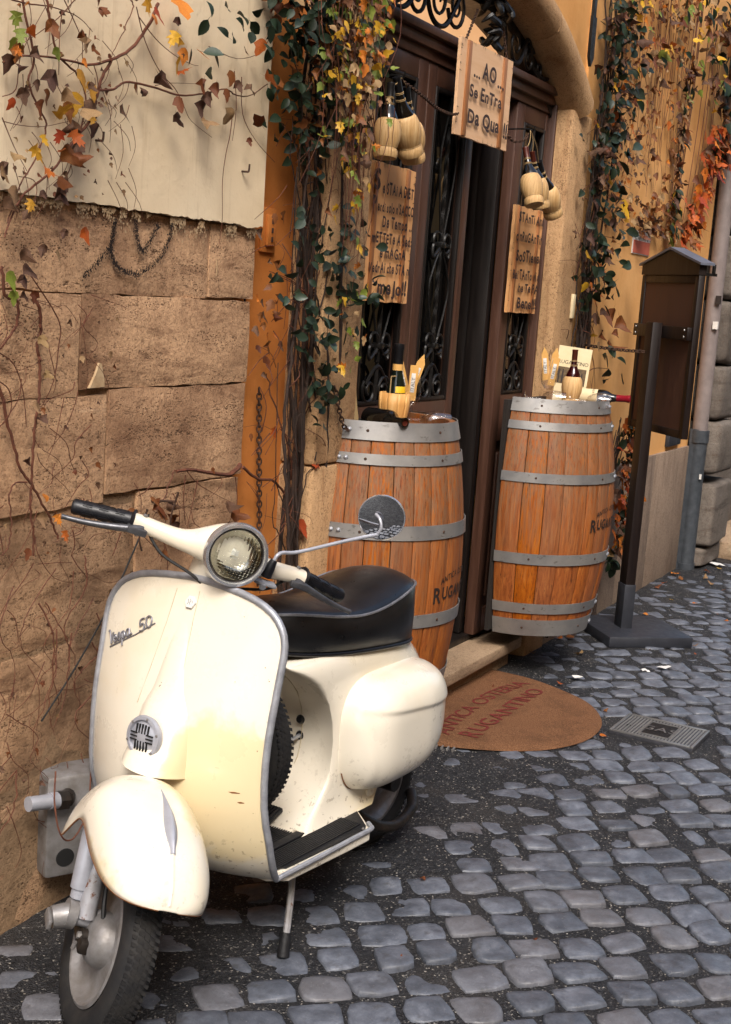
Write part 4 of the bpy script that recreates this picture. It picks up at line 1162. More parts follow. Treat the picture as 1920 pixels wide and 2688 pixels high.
def wheel(name, M, B, rim_mat='alu_dull', lug=.0012):
    # lathe about the y axis: profile (radius, y)
    A = M @ Matrix.Rotation(R(-90), 4, 'X')
    b = B()
    prof = []
    for k in range(19):
        a = lerp(-2.45, 2.45, k/18)
        rr = .163+.038*math.cos(a); yy = .038*math.sin(a)
        if abs(a) < .75: rr = .198-.004*(a/.75)**2; 
        prof.append((rr, yy))
    b.lathe(prof, 72, M=A)
    # tread: staggered zig-zag blocks
    ty = b.obj(name, MAT['tyre'], SCO, angle=50)
    b = B()
    nb = 84
    for k in range(nb):
        a = 2*math.pi*k/nb
        for row in range(5):
            yy = (row-2)*.0118; aa = a + (.5 if row % 2 else 0)*2*math.pi/nb
            rr = .1985-.004*(yy/.026)**2
            c, s_ = math.cos(aa), math.sin(aa); da = 2*math.pi/nb*.40
            vs = []
            for (q, w) in ((-da, -.0052), (da*.3, -.0050), (da, .0050), (-da*.3, .0052)):
                for dr in (-.002, lug): vs.append(((rr+dr)*math.cos(aa+q), (rr+dr)*math.sin(aa+q), yy+w))
            vs = [A @ Vector(v) for v in vs]
            b.add([vs[0], vs[2], vs[4], vs[6], vs[1], vs[3], vs[5], vs[7]], [(4, 5, 6, 7), (0, 1, 5, 4), (1, 2, 6, 5), (2, 3, 7, 6), (3, 0, 4, 7)])
    tr = b.obj('tread_block', MAT['tyre'], ty, smooth=False); tr['kind'] = 'stuff'
    b = B()
    b.lathe([(.136, .030), (.130, .032), (.124, .029), (.120, .018), (.108, .008), (.085, .004), (.060, .010), (.045, .012)], 56, M=A)
    b.lathe([(.136, -.030), (.130, -.033), (.124, -.030), (.121, -.018), (.108, -.006), (.085, -.002), (.060, -.010), (.045, -.012)], 56, M=A)
    b.obj('rim', MAT[rim_mat], SCO, angle=50)
    b = B(); b.lathe([(.0001, -.052), (.028, -.05), (.046, -.040), (.056, -.022), (.058, .022), (.046, .034), (.0001, .04)], 32, M=A); b.obj('hub', MAT['alu_dull'], SCO)
    for k in range(5):
        a = 2*math.pi*k/5
        b = B(); b.lathe([(.0001, .006), (.006, .006), (.007, -.004)], 6, M=A @ Matrix.Translation((.075*math.cos(a), .075*math.sin(a), .008))); b.obj('wheel_nut', MAT['alu_dull'], SCO)
WSH = Matrix.Translation((0, -.020, 0)) @ Matrix.Rotation(R(4), 4, 'Z')
wheel('front_tyre', WSH @ Matrix.Translation((0, 0, .2)), SB)
wheel('rear_tyre', Matrix.Translation((-1.18, 0, .2)), MB)
# spare wheel behind the legshield
wheel('spare_tyre', Matrix.Translation((-.49, 0, .487)) @ Matrix.Rotation(R(90), 4, 'Z'), MB, lug=.0003)

def front_end():
    # mudguard: a deep cap over the wheel, scalloped at its right for the fork
    st_ = [-.222, -.212, -.195, -.17, -.14, -.11, -.08, -.04, 0, .04, .08, .115, .145, .168, .182, .190]
    zt = [.372, .425, .462, .490, .506, .515, .519, .518, .513, .504, .492, .477, .460, .443, .428, .4125]
    wd = [.085, .104, .116, .123, .126, .127, .127, .126, .124, .120, .114, .105, .092, .074, .052, .020]
    er = [.345, .318, .310, .322, .360, .398, .411, .408, .402, .398, .396, .397, .400, .405, .409, .4115]
    el = [.31, .285, .272, .268, .275, .290, .31, .33, .348, .362, .374, .384, .393, .401, .408, .4115]
    na = 33; b = SB()
    cols = []
    for i, x in enumerate(st_):
        row = []
        for k in range(na):
            a = lerp(-1, 1, k/(na-1)); e = er[i] if a < 0 else el[i]
            ph = abs(a)*math.pi/2
            y = math.copysign(wd[i]*se(math.sin(ph), .78), a); z = e + (zt[i]-e)*max(0, math.cos(ph))**.78
            z = max(z, e)
            row.append(tuple(WSH @ Vector((x, y, z))))
        cols.append(row)
    fine = []
    m = 4; sp = [spline([cols[i][k] for i in range(len(st_))], m) for k in range(na)]
    for i in range(len(sp[0])): fine.append([tuple(sp[k][i]) for k in range(na)])
    b.loft(fine, False)
    b.obj('front_mudguard', MAT['cream'], SCO, angle=75, solid=.003)
    b = SB(); b.tube([p[0] for p in fine], .0019, 5); b.tube([p[-1] for p in fine], .0019, 5); b.obj('worn_lip', MAT['rust_chip'], SCO)
    # pressed centre bead and cast crest
    def top(x, dy=0): return tuple(WSH @ Vector((x, dy, sinterp(x, st_, zt))))
    b = SB(); b.tube([(p[0]+.001, p[1], p[2]+.001) for p in [top(lerp(.06, .186, k/12)) for k in range(13)]], .0035, 6); b.obj('mudguard_bead', MAT['cream'], SCO)
    b = SB(); rings = []
    for k in range(15):
        t = k/14; x = lerp(-.075, .105, t); c = top(x); w = .0016+.0125*math.sin(min(1, t*1.08)**1.6*math.pi*.88); h = .003+.012*math.sin(min(1, t)**1.3*math.pi*.9)
        rings.append([(c[0]+dh*.35, c[1]+dy*w, c[2]+dh) for dy, dh in ((-1, -.001), (-.8, h*.5), (-.15, h), (.15, h), (.8, h*.5), (1, -.001))])
    b.loft(rings, True); b.obj('mudguard_crest', MAT['alu_white'], SCO, angle=50)
    b = SB(); b.lathe([(.0001, .004), (.005, .003), (.0065, 0)], 10, M=TR((-.05, -.131, .447), (0, -1, .25))); b.obj('rivet', MAT['badge_white'], SCO)
    b = SB(); b.tube([(-.15, -.05, .46), (-.15, -.05, .40)], .004, 6); b.obj('bracket', MAT['dark_metal'], SCO)
    # fork leg, shock absorber, trailing link on the right of the wheel
    b = SB(); b.tube(spline([(-.135, -.086, .41), (-.075, -.088, .34), (-.035, -.083, .262), (-.02, -.080, .228)], 6), .019, 14); b.obj('fork_leg', MAT['rusty'], SCO)
    b = SB(); b.tube([(-.12, -.118, .42), (-.075, -.112, .335), (-.057, -.104, .272)], .0225, 18); b.tube([(-.057, -.104, .272), (-.052, -.102, .252)], .0185, 16); b.tube([(-.052, -.102, .252), (-.041, -.099, .212)], .012, 12); b.obj('shock_absorber', MAT['alu_white'], SCO)
    b = SB(); b.tube([(-.035, -.036, .222), (-.035, -.098, .222)], .021, 18); b.obj('link_pivot', MAT['rusty'], SCO)
    b = SB(); b.tube([(-.035, -.100, .222), (-.035, -.120, .222)], .030, 18); b.tube([(-.035, -.104, .222), (-.03, -.145, .208)], [.026, .023], 14); b.box((-.03, -.150, .204), (.052, .010, .022), b=.004); b.obj('pivot_cap', MAT['alu_dull'], SCO)
    b = SB(); b.box((-.012, -.070, .190), (.085, .03, .03), b=.006); b.tube([(.0, -.05, .2), (.0, -.082, .2)], .016, 12); b.obj('trailing_link', MAT['dark_metal'], SCO)
    b = SB(); b.lathe([(.0001, .006), (.007, .006), (.008, -.004)], 6, M=TR((.0, -.084, .2), (0, -1, 0))); b.tube([(.004, -.088, .186), (.004, -.088, .17)], .005, 8); b.obj('axle_nut', MAT['alu_dull'], SCO)
    b = SB(); b.tube(spline([(-.13, -.05, .47), (-.06, -.06, .33), (-.03, -.055, .27), (.02, -.05, .235)], 6), .005, 8); b.obj('brake_cable', MAT['cable'], SCO)
    # headset: nacelle and bar arms as one casting
    b = SB(); rings = []
    prof = [(-.212, -.442, .942, .020, .019), (-.19, -.440, .943, .0205, .0185), (-.16, -.432, .943, .021, .019), (-.125, -.42, .944, .023, .0205), (-.10, -.41, .947, .0255, .0235), (-.082, -.402, .952, .029, .028), (-.06, -.395, .959, .036, .037), (-.03, -.39, .967, .045, .048), (0, -.39, .970, .049, .053)]
    prof = prof + [(-y, x, z, rx, rz) for y, x, z, rx, rz in prof[-2::-1]]
    for y, x, z, rx, rz in prof:
        rings.append([(x+rx*se(math.cos(2*math.pi*k/24), .85), y, z+rz*se(math.sin(2*math.pi*k/24), .85)) for k in range(24)])
    P = len(rings[0]); cols = [spline([r_[j] for r_ in rings], 3) for j in range(P)]
    b.loft([[tuple(cols[j][i]) for j in range(P)] for i in range(len(cols[0]))], True)
    hd = Vector((1, 0, .10)).normalized(); HM = TR((-.325, 0, .977), hd)
    b.lathe([(.030, -.075), (.047, -.055), (.061, -.028), (.0655, -.008)], 40, M=HM)
    b.obj('headset', MAT['cream'], SCO, angle=60)
    b = SB(); b.tube([(-.432, -.004, .858), (-.424, -.004, .90), (-.41, -.002, .945)], [.046, .050, .054], 20); b.obj('steering_column', MAT['cream'], SCO)
    # headlamp
    HL = HM @ Matrix.Scale(1.115, 4)
    b = SB(); b.lathe([(.0605, -.014), (.0645, -.006), (.0650, .004), (.0620, .011), (.0570, .012), (.0545, .007), (.0535, .0)], 56, M=HL); hl = b.obj('headlamp_ring', MAT['chrome'], SCO)
    b = SB(); b.lathe([(.0545, .0055), (.0525, .0065), (.0505, .0035), (.0505, -.002)], 56, M=HL); b.obj('lamp_gasket', MAT['dark_metal'], hl)
    b = SB(); b.lathe([(.0001, -.032), (.015, -.030), (.03, -.022), (.043, -.010), (.050, .0)], 40, M=HL); b.obj('reflector', MAT['reflector'], hl)
    b = SB(); b.lathe([(.0001, -.006), (.007, -.008), (.009, -.016), (.006, -.03)], 16, M=HL); b.obj('bulb', MAT['badge_white'], hl)
    def lensf(u, w):
        th = u*2*math.pi; r_ = .0515*w; x, y = r_*math.cos(th), r_*math.sin(th)
        h = .003 + .011*(1-w*w)
        if y > .004-.0: h += .0026*abs(math.sin(x*430))       # vertical flutes above
        else: h += .0020*abs(math.sin(y*520)) + .0016*abs(math.sin(x*430))
        return (x, y, h)
    # lens: gridded disc, x across, y up in lamp space
    X = Vector((0, 1, 0)); Y = hd.cross(X).normalized()
    if Y.z < 0: Y = -Y
    LM_ = (Matrix((X, Y, hd)).transposed()*1.115).to_4x4(); LM_.translation = Vector((-.325, 0, .977))
    b = SB(); b.grid(lensf, 180, 60, M=LM_, closeu=True); b.obj('headlamp_lens', MAT['lens'], hl, angle=180)
    # grips, levers, mirror
    for sg in (-1, 1):
        ax = [Vector((-.443, sg*.206, .944)), Vector((-.488, sg*.336, .917))]
        b = SB(); b.tube([lerp(ax[0], ax[1], t) for t in (0, .02, .04, .06, .1, .3, .6, .9, .96, 1)], [.024, .0255, .024, .0175, .0172, .0168, .0168, .0175, .0185, .016], 20)
        g = b.obj('grip', MAT['grip'], SCO, angle=50)
        b = SB(); d = (ax[1]-ax[0]).normalized(); n1 = d.orthogonal().normalized(); n2 = d.cross(n1)
        for turn in range(3):
            for off in (0, math.pi*.66, math.pi*1.33):
                pts = []
                for k in range(9):
                    t = .12+.26*turn+.24*k/8; a = off+k/8*1.9
                    pts.append(lerp(ax[0], ax[1], t)+(n1*math.cos(a)+n2*math.sin(a))*.0172)
                b.tube(pts, .0014, 4)
        for t0 in (.16, .42, .68):
            for q in range(6):
                a = q*math.pi/3
                for dd in (-.13, .13):
                    pts = [lerp(ax[0], ax[1], t)+(n1*math.cos(a+dd)+n2*math.sin(a+dd))*.0174 for t in (t0, t0+.15)]
                    b.tube(pts, .0009, 4)
        b.obj('grip_rib', MAT['grip'], g)
        b = SB(); pts = spline([(-.425, sg*.188, .936), (-.420, sg*.215, .930), (-.426, sg*.26, .918), (-.437, sg*.31, .906), (-.447, sg*.358, .899)], 5)
        rr = [lerp(.0105, .0052, k/(len(pts)-1)) for k in range(len(pts))]; rr[-1] = .0065
        b.tube(pts, rr, 10); b.box((-.425, sg*.200, .930), (.034, .045, .016), b=.004); b.obj('brake_lever' if sg < 0 else 'clutch_lever', MAT['lever'], SCO)
        b = SB(); b.tube([(-.428, sg*.195, .916), (-.428, sg*.195, .945)], .0045, 8); b.lathe([(.0001, .004), (.005, .004), (.0055, 0)], 6, M=Matrix.Translation((-.438, sg*.19, .9625))); b.obj('lever_screw', MAT['alu_dull'], SCO)
        b = SB(); b.tube(spline([(-.43, sg*.17, .93), (-.41, sg*.13, .90), (-.39, sg*.06, .885), (-.38, sg*.02, .87)], 5), .0035, 6); b.obj('control_cable', MAT['cable'], SCO)
    b = SB(); b.tube([(-.372, .100, .938), (-.372, .101, .962), (-.374, .104, .980)], [.0135, .012, .008], 12); b.obj('mirror_boot', MAT['grip'], SCO)
    b = SB(); b.box((-.358, .098, .928), (.03, .055, .007), b=.002); b.lathe([(.0001, .006), (.008, .006), (.009, 0), (.009, -.012)], 6, M=TR((-.348, .094, .922), (1, 0, -.3))); b.obj('mirror_clamp', MAT['alu'], SCO)
    pts = spline([(-.374, .104, .978), (-.376, .107, .992), (-.385, .120, 1.000), (-.40, .16, 1.010), (-.43, .27, 1.066), (-.447, .338, 1.098)], 6)
    b = SB(); b.tube(pts, .0044, 10); e = pts[-1]
    b.tube(spline([e, e+Vector((0, .002, .02)), e+Vector((-.010, -.006, .036)), e+Vector((-.026, -.013, .040))], 4), .0036, 8)
    b.obj('mirror_stem', MAT['alu_white'], SCO)
    mc = Vector((-.480, .345, 1.134)); mn = Vector((.93, -.33, -.10)).normalized(); MM = TR(mc, mn) @ Matrix.Scale(1.17, 4)
    b = SB(); b.lathe([(.0001, -.016), (.03, -.013), (.046, -.004), (.0485, .001), (.0475, .004), (.0455, .0035)], 48, M=MM); b.obj('mirror_shell', MAT['chrome'], SCO)
    b = SB(); b.lathe([(.0001, .0052), (.012, .0050), (.024, .0044), (.036, .0034), (.0462, .0020)], 48, M=MM); b.obj('mirror_glass', MAT['mirror'], SCO, angle=180)
front_end()

def underside():
    b = MB(); b.box((-1.10, -.12, .26), (.26, .12, .16), b=.03); b.tube([(-1.18, -.10, .2), (-1.18, .03, .2)], .05, 16); b.obj('engine_block', MAT['dark_metal'], SCO)
    b = MB(); b.tube(spline([(-1.0, .02, .19), (-1.06, .08, .12), (-1.16, .10, .085), (-1.27, .09, .10), (-1.33, .05, .12)], 6), .016, 12); b.obj('exhaust_pipe', MAT['dark_metal'], SCO)
    b = MB(); b.tube([(-.98, -.06, .14), (-1.08, -.06, .13), (-1.30, -.08, .14)], [.03, .05, .05], 16); b.obj('silencer', MAT['dark_metal'], SCO)
    b = MB(); b.box((-.92, 0, .22), (.16, .20, .05), b=.02); b.box((-1.02, .055, .215), (.16, .02, .07), b=.008); b.obj('swing_arm', MAT['dark_metal'], SCO)
    b = MB(); b.box((-.93, .03, .245), (.05, .19, .06)); b.obj('body_hollow', MAT['hole'], SCO, smooth=False)
    b = MB(); b.tube([(-1.18, .085, .2), (-1.18, .03, .2)], .026, 14); b.obj('shock_mount', MAT['dark_metal'], SCO)
underside()
# ------------------------------------------------------------------ hanging signs
def sign(name, label, x0, x1, z0, z1, y, lines, mat, battens, seed, horiz=False):
    t = thing(name, label, 'sign', ((x0+x1)/2, y, z0)); w, h = x1-x0, z1-z0
    r = random.Random(seed)
    b = MB()
    # slightly wavy sawn outline
    pts = []
    for k in range(12): pts.append((-w/2+w*k/12, r.uniform(-.002, .002)))
    for k in range(16): pts.append((w/2+r.uniform(-.002, .002), h*k/16))
    for k in range(12): pts.append((w/2-w*k/12, h+r.uniform(-.002, .002)))
    for k in range(16): pts.append((-w/2+r.uniform(-.002, .002), h-h*k/16))
    b.prism(pts, 0, .012); b.obj('board', MAT[mat], t, smooth=False)
    for fx, bw in battens:
        b = MB(); b.box((-w/2+w*fx, -.003, h/2), (bw, .007, h-.004), b=.0015); b.obj('batten', MAT['batten'], t)
    # scorched nicks along the edges
    b = MB()
    for k in range(34):
        side = r.choice('lrtb'); s = r.uniform(.006, .02); q = .0015
        if side in 'lr':
            z = r.uniform(.02, h-.02); x = -w/2 if side == 'l' else w/2; d = s*(1 if side == 'l' else -1)
            b.add([(x-.001, -.0013, z-q), (x+d, -.0013, z+r.uniform(-.003, .003)), (x-.001, -.0013, z+q)], [(0, 1, 2)])
        else:
            x = r.uniform(-w/2+.02, w/2-.02); z = 0 if side == 'b' else h; d = s*(1 if side == 'b' else -1)
            b.add([(x-q, -.0013, z), (x+q, -.0013, z), (x+r.uniform(-.003, .003), -.0013, z+d)], [(0, 1, 2)])
    n = b.obj('scorch_nick', MAT['char'], t, smooth=False); n['kind'] = 'stuff'
    for i, (txt, f0, f1, fz, cap) in enumerate(lines):
        b = MB()
        u0 = -w/2+w*f0; zz = h*(1-fz); size = cap*h/.70
        l0, l1 = text_len(txt, size, 1e-6, bold=.03), text_len(txt, size, 1., bold=.03)
        sxx = (w*(f1-f0)-l0)/(l1-l0)
        put_text(b, txt, lambda u, v, u0=u0, zz=zz: (u0+u, -.0085, zz+v), size, sx=sxx, jitter=.10, seed=seed*31+i, bold=.030)
        b.obj('lettering', MAT['ink'], t, smooth=False)
    return t
S_AO = sign('hanging_sign', 'square pale wood sign lettered AO SE ENTRA DA QUA hanging over the door opening', 4.23, 4.70, 2.105, 2.425, 1.945,
    [('...', .22, .35, .355, .13), ('AO', .38, .66, .33, .165), ('...', .68, .82, .36, .13), ('Se EnTra', .17, .80, .57, .13), ('Da Qua', .17, .79, .845, .15), ('!!', .87, .96, .875, .17)], 'sign_wood_pale', ((.14, .030), (.83, .030)), 3)
# the capitals of the first line stand taller
S_B = sign('wooden_sign', 'tall orange wood sign lettered SE STAI A DIETA on the left door leaf', 3.742, 4.068, 1.520, 1.958, 2.0,
    [('S', .05, .21, .195, .14), ('e STAi A DiET.', .24, .97, .215, .080), ('P', .05, .14, .34, .10), ('erdi solo n\'SACCO', .16, .97, .345, .070), ('De Tempo ..', .28, .95, .455, .080), ('mETTETe A Sed:', .08, .97, .57, .075), ('e mAGnA', .27, .86, .675, .075), ('VedrAi che STA ni', .05, .98, .785, .072), ('meJo!!', .27, .93, .94, .105)], 'sign_wood', ((.13, .022), (.82, .022)), 5)
S_C = sign('wooden_sign', 'tall orange wood sign lettered SI SOSTIENE BENE on the right door leaf', 4.985, 5.300, 1.512, 1.935, 2.0,
    [('STAnTi Ann', .09, .99, .145, .085), ('c nRuGAnTin', .04, .98, .325, .09), ('SoSTiene:', .09, .98, .51, .10), ('Bei TAnTo vi n', .03, .98, .68, .085), ('he Te FA', .26, .98, .80, .08), ('Bene!!!', .26, .96, .955, .10)], 'sign_wood', ((.13, .022), (.83, .022)), 8)

def chain(label, pts, link=.016, r=.0021, group=None, mat='rust_iron'):
    t = thing('chain', label, 'chain', pts[0], 0, group)
    path = spline(pts, 40); P0 = Vector(pts[0]); L = [0]
    for a, b_ in zip(path, path[1:]): L.append(L[-1]+(b_-a).length)
    n = max(2, int(L[-1]/(link*.72))); b = MB()
    for k in range(n):
        d = L[-1]*k/n; i = max(j for j in range(len(L)) if L[j] <= d); i = min(i, len(path)-2)
        q = (d-L[i])/max(1e-6, L[i+1]-L[i]); p = path[i].lerp(path[i+1], q); tg = (path[i+1]-path[i]).normalized()
        s = tg.orthogonal().normalized()
        if k % 2: s = tg.cross(s)
        ring = [p - P0 + tg*math.cos(2*math.pi*j/10)*link*.5 + s*math.sin(2*math.pi*j/10)*link*.30 for j in range(11)]
        b.tube(ring, r, 5, cap=False)
    o = b.obj('links', MAT[mat], t); o['kind'] = 'stuff'
    return t
chain('dark chain from the left straw flasks to the square sign', [(3.715, 1.905, 2.195), (3.86, 1.90, 2.172), (4.02, 1.915, 2.155), (4.16, 1.93, 2.158), (4.236, 1.938, 2.172)], .014)
chain('dark chain from the square sign to the right straw flasks', [(4.694, 1.938, 2.16), (4.735, 1.93, 2.145), (4.77, 1.905, 2.155), (4.80, 1.90, 2.185)], .014)
chain('thin chain holding the upper left corner of the square sign', [(4.27, 1.952, 2.41), (4.33, 1.96, 2.475), (4.40, 1.97, 2.55)], .012)
chain('thin chain holding the upper right corner of the square sign', [(4.66, 1.952, 2.41), (4.645, 1.96, 2.475), (4.63, 1.97, 2.55)], .012)
chain('rusty chain hanging down the orange wall beside the stone blocks', [(3.213, 2.03, 1.245), (3.226, 2.025, 1.05), (3.245, 2.02, .80), (3.25, 2.02, .66)], .022, .0026)
chain('thin chain tethering the menu stand to the orange wall', [(5.70, 1.935, 1.392), (5.85, 1.87, 1.380), (6.0, 1.79, 1.372), (6.10, 1.70, 1.372)], .024, .0028)
chain('short chain and hook at the left edge of the nearer barrel', [(3.465, 1.92, 1.255), (3.49, 1.915, 1.19), (3.52, 1.912, 1.14), (3.548, 1.905, 1.125)], .02, .0026)

# ------------------------------------------------------------------ straw flasks
def flask(label, bottom, top, seed, cap, group='straw flasks hung in bunches by the door', glass='bottle_dark', shoulder=None, stand=False, H=None):
    bt, tp = Vector(bottom), Vector(top); h = (tp-bt).length; d = (tp-bt).normalized()
    t = thing('straw_flask', label, 'wine flask', bottom, 0, group)
    M = rot_to(d) @ Matrix.Scale(h/.245, 4)
    r = random.Random(seed)
    M = M @ Matrix.Rotation(r.uniform(0, 6), 4, 'Z')
    b = MB(); b.lathe([(.0001, .006), (.018, .004), (.030, .001), (.0375, .003), (.0405, .012), (.0400, .026), (.0365, .034)], 28, M=M); b.obj('straw_foot', MAT['straw'], t)
    b = MB(); b.lathe([(.0352, .036), (.0385, .044), (.0440, .062), (.0462, .082), (.0450, .102), (.0405, .118), (.0345, .128), (.032, .129)], 28, M=M); b.obj('straw_basket', MAT['straw'], t)
    b = MB(); b.tube([M @ Vector((.0372*math.cos(a), .0372*math.sin(a), .035+.001*math.sin(a*5))) for a in [k*2*math.pi/20 for k in range(21)]], .0014*h/.245, 5); b.obj('tie_cord', MAT['twine'], t)
    b = MB(); b.lathe([(.033, .120), (.0320, .132), (.0270, .146), (.0205, .160), (.0155, .173), (.0128, .188), (.0118, .205), (.0116, .240), (.0128, .241), (.0128, .246), (.0001, .247)], 28, M=M); b.obj('bottle', MAT[glass], t)
    b = MB(); b.lathe([(.0124, .203), (.0126, .240), (.0134, .242), (.0132, .2475), (.0001, .248)], 22, M=M); b.obj('capsule', MAT[cap], t)
    b = MB()
    for z in (.176, .180, .196, .200):
        q = .0152 if z < .185 else .0130
        b.tube([M @ Vector((q*math.cos(k*2*math.pi/14), q*math.sin(k*2*math.pi/14), z)) for k in range(15)], .0013, 5)
    b.obj('neck_cord', MAT['twine'], t)
    return t
HK1 = Vector((3.715, 1.905, 2.205)); HK2 = Vector((4.815, 1.90, 2.20))
FL = [flask('leftmost straw flask of the bunch hanging by the left door leaf', (3.634, 1.895, 1.948), (3.660, 1.905, 2.172), 1, 'black_foil'),
      flask('middle straw flask of the bunch hanging by the left door leaf, tilted outward', (3.800, 1.890, 1.975), (3.692, 1.905, 2.195), 2, 'black_foil'),
      flask('lowest and hindmost straw flask of the bunch hanging by the left door leaf', (3.872, 1.915, 1.965), (3.772, 1.910, 2.180), 3, 'black_foil'),
      flask('frontmost straw flask of the bunch hanging by the right door leaf, bottom turned outward', (4.735, 1.825, 1.912), (4.770, 1.895, 2.125), 4, 'brown_foil'),
      flask('middle straw flask of the bunch hanging by the right door leaf', (4.905, 1.862, 1.915), (4.852, 1.90, 2.122), 5, 'brown_foil'),
      flask('rightmost straw flask of the bunch hanging by the right door leaf', (5.075, 1.870, 1.900), (4.935, 1.90, 2.095), 6, 'black_foil')]
def twine(label, pts, group):
    b = MB(); P0 = Vector(pts[0]); b.tube([p-P0 for p in spline(pts, 8)], .0016, 5)
    o = b.obj('twine', MAT['twine']); o.location = P0; tag(o, label, 'cord', group)
for i, (hk, tp) in enumerate(((HK1, (3.660, 1.905, 2.165)), (HK1, (3.692, 1.905, 2.188)), (HK1, (3.772, 1.91, 2.174)))):
    twine('twine from the left hook to the %s flask of its bunch' % ('leftmost', 'middle', 'hindmost')[i], [hk, hk.lerp(Vector(tp), .5)+Vector((.004, -.006, -.004)), tp], 'twine over the left straw flasks')
for i, (hk, tp) in enumerate(((HK2, (4.770, 1.895, 2.11)), (HK2, (4.852, 1.90, 2.105)), (HK2, (4.935, 1.90, 2.08)))):
    twine('twine from the right hook to the %s flask of its bunch' % ('frontmost', 'middle', 'rightmost')[i], [hk, hk.lerp(Vector(tp), .5)+Vector((.006, -.006, .004)), tp], 'twine over the right straw flasks')
for hk, lab in ((HK1, 'iron hook holding the left bunch of straw flasks'), (HK2, 'iron hook holding the right bunch of straw flasks')):
    b = MB(); b.tube(spline([(0, .14, 0), (0, .02, .002), (0, -.012, -.004), (0, -.016, .012)], 5), .003, 6); o = b.obj('iron_hook', MAT['black_iron']); o.location = hk; tag(o, lab, 'hook')

# ------------------------------------------------------------------ things on the barrels
def wine_glass(label, loc, d, s=1., group=None):
    t = thing('wine_glass', label, 'wine glass', loc, 0, group)
    M = rot_to(d) @ Matrix.Scale(s, 4)
    b = MB(); b.lathe([(.0001, .003), (.02, .002), (.030, .0), (.030, -.0015), (.0001, -.0015)], 28, M=M); b.obj('foot', MAT['clear'], t)
    b = MB(); b.lathe([(.008, .002), (.0042, .012), (.0038, .05), (.0050, .066)], 16, M=M); b.obj('stem', MAT['clear'], t)
    b = MB(); b.lathe([(.005, .066), (.018, .073), (.029, .090), (.034, .112), (.0325, .140), (.0285, .165), (.0275, .165), (.0315, .140), (.033, .112), (.028, .091), (.017, .075), (.004, .069)], 32, M=M); b.obj('bowl', MAT['clear'], t)
    return t
def packet(label, loc, rz, tilt, col=1, group='breadstick packets standing in the glasses'):
    """flat card packet with a pointed top, ITALY printed up its front"""
    t = thing('breadstick_packet', label, 'packet', loc, 0, group)
    M = Matrix.Rotation(rz, 4, 'Z') @ Matrix.Rotation(tilt, 4, 'Y')
    w, h = .028, .135
    b = MB(); b.prism([(-w/2, 0), (w/2, 0), (w/2, h-.03), (0, h), (-w/2, h-.03)] if col else [(-w/2, 0), (w/2, 0), (w/2, h-.02), (-w/2, h-.02)], -.002, .002, M=M); b.obj('card', MAT['kraft'], t, smooth=False)
    b = MB(); b.box((-.001, -.0026, .058), (.0135, .001, .062), M=None); b.v = [tuple(M @ Vector(p)) for p in b.v]; p = b.obj('label_panel', MAT['white_paper'], t, smooth=False)
    b = MB(); put_text(b, 'ITALY', lambda u, v: tuple(M @ Vector((.0045-v, -.0034, .031+u))), .0165, sx=1.0); b.obj('print', MAT['ink_black'], p, smooth=False)
    return t
def bottle(label, loc, d, L, rad, cap, glass='bottle_dark', lab=None, open_=False):
    t = thing('wine_bottle', label, 'wine bottle', loc)
    M = rot_to(d); k = L/.30
    b = MB(); b.lathe([(.0001, 0), (rad*.9, .0), (rad, .006*k), (rad, .175*k), (rad*.86, .195*k), (rad*.52, .215*k), (.0145, .235*k), (.0135, .285*k), (.0155, .288*k), (.0155, .30*k), (.011, .30*k), (.0108, .27*k)], 32, M=M); b.obj('bottle', MAT[glass], t)
    if cap:
        b = MB(); b.lathe([(.0150, .238*k), (.0142, .284*k), (.0162, .287*k), (.0160, .301*k), (.0001, .302*k)], 24, M=M); b.obj('capsule', MAT[cap], t)
    else:
        b = MB(); b.lathe([(.0001, .288*k), (.0105, .29*k), (.0108, .2995*k)], 20, M=M); b.obj('mouth', MAT['brown_foil'], t)
    if lab:
        b = MB(); b.lathe([(rad+.0006, .055*k), (rad+.0006, .15*k)], 32, M=M); l = b.obj('label', MAT['paper'], t)
        b = MB(); R_ = rad+.0014
        put_text(b, lab, lambda u, v: tuple(M @ Vector((R_*math.cos(-u/R_+2.6), R_*math.sin(-u/R_+2.6), .125*k+v))), .014); b.obj('print', MAT['ink_black'], l, smooth=False)
    return t
TOP1, TOP2 = 1.121, 1.143
# left barrel
def veneer_basket(label, x, y, z, seed=0):
    t = thing('veneer_basket', label, 'basket', (x, y, z)); n = 10; r = random.Random(seed)
    for k in range(n):
        a0, a1 = 2*math.pi*k/n, 2*math.pi*(k+1.12)/n; rings = []
        for zz, rr in ((0, .036), (.012, .034), (.04, .043), (.08, .049), (.118, .048+r.uniform(-.001, .002))):
            rr += .0012*(k % 2)
            rings.append([(rr*math.cos(lerp(a0, a1, q/4)), rr*math.sin(lerp(a0, a1, q/4)), zz) for q in range(5)])
        b = MB(); b.loft(rings, False); b.obj('veneer_strip', MAT['veneer'], t, solid=.0012)
    b = MB(); b.add([(.034*math.cos(2*math.pi*k/16), .034*math.sin(2*math.pi*k/16), .01) for k in range(16)], [tuple(range(16))]); b.obj('basket_bottom', MAT['veneer'], t)
    b = MB(); b.tube([(-.036, .0, .112), (-.034, 0, .170), (.020, -.01, .172), (.022, -.012, .15)], .0024, 6); b.obj('handle_cord', MAT['twine'], t)
veneer_basket('round wood veneer basket with a bottle in it on the nearer barrel', 3.765, 1.868, TOP1)
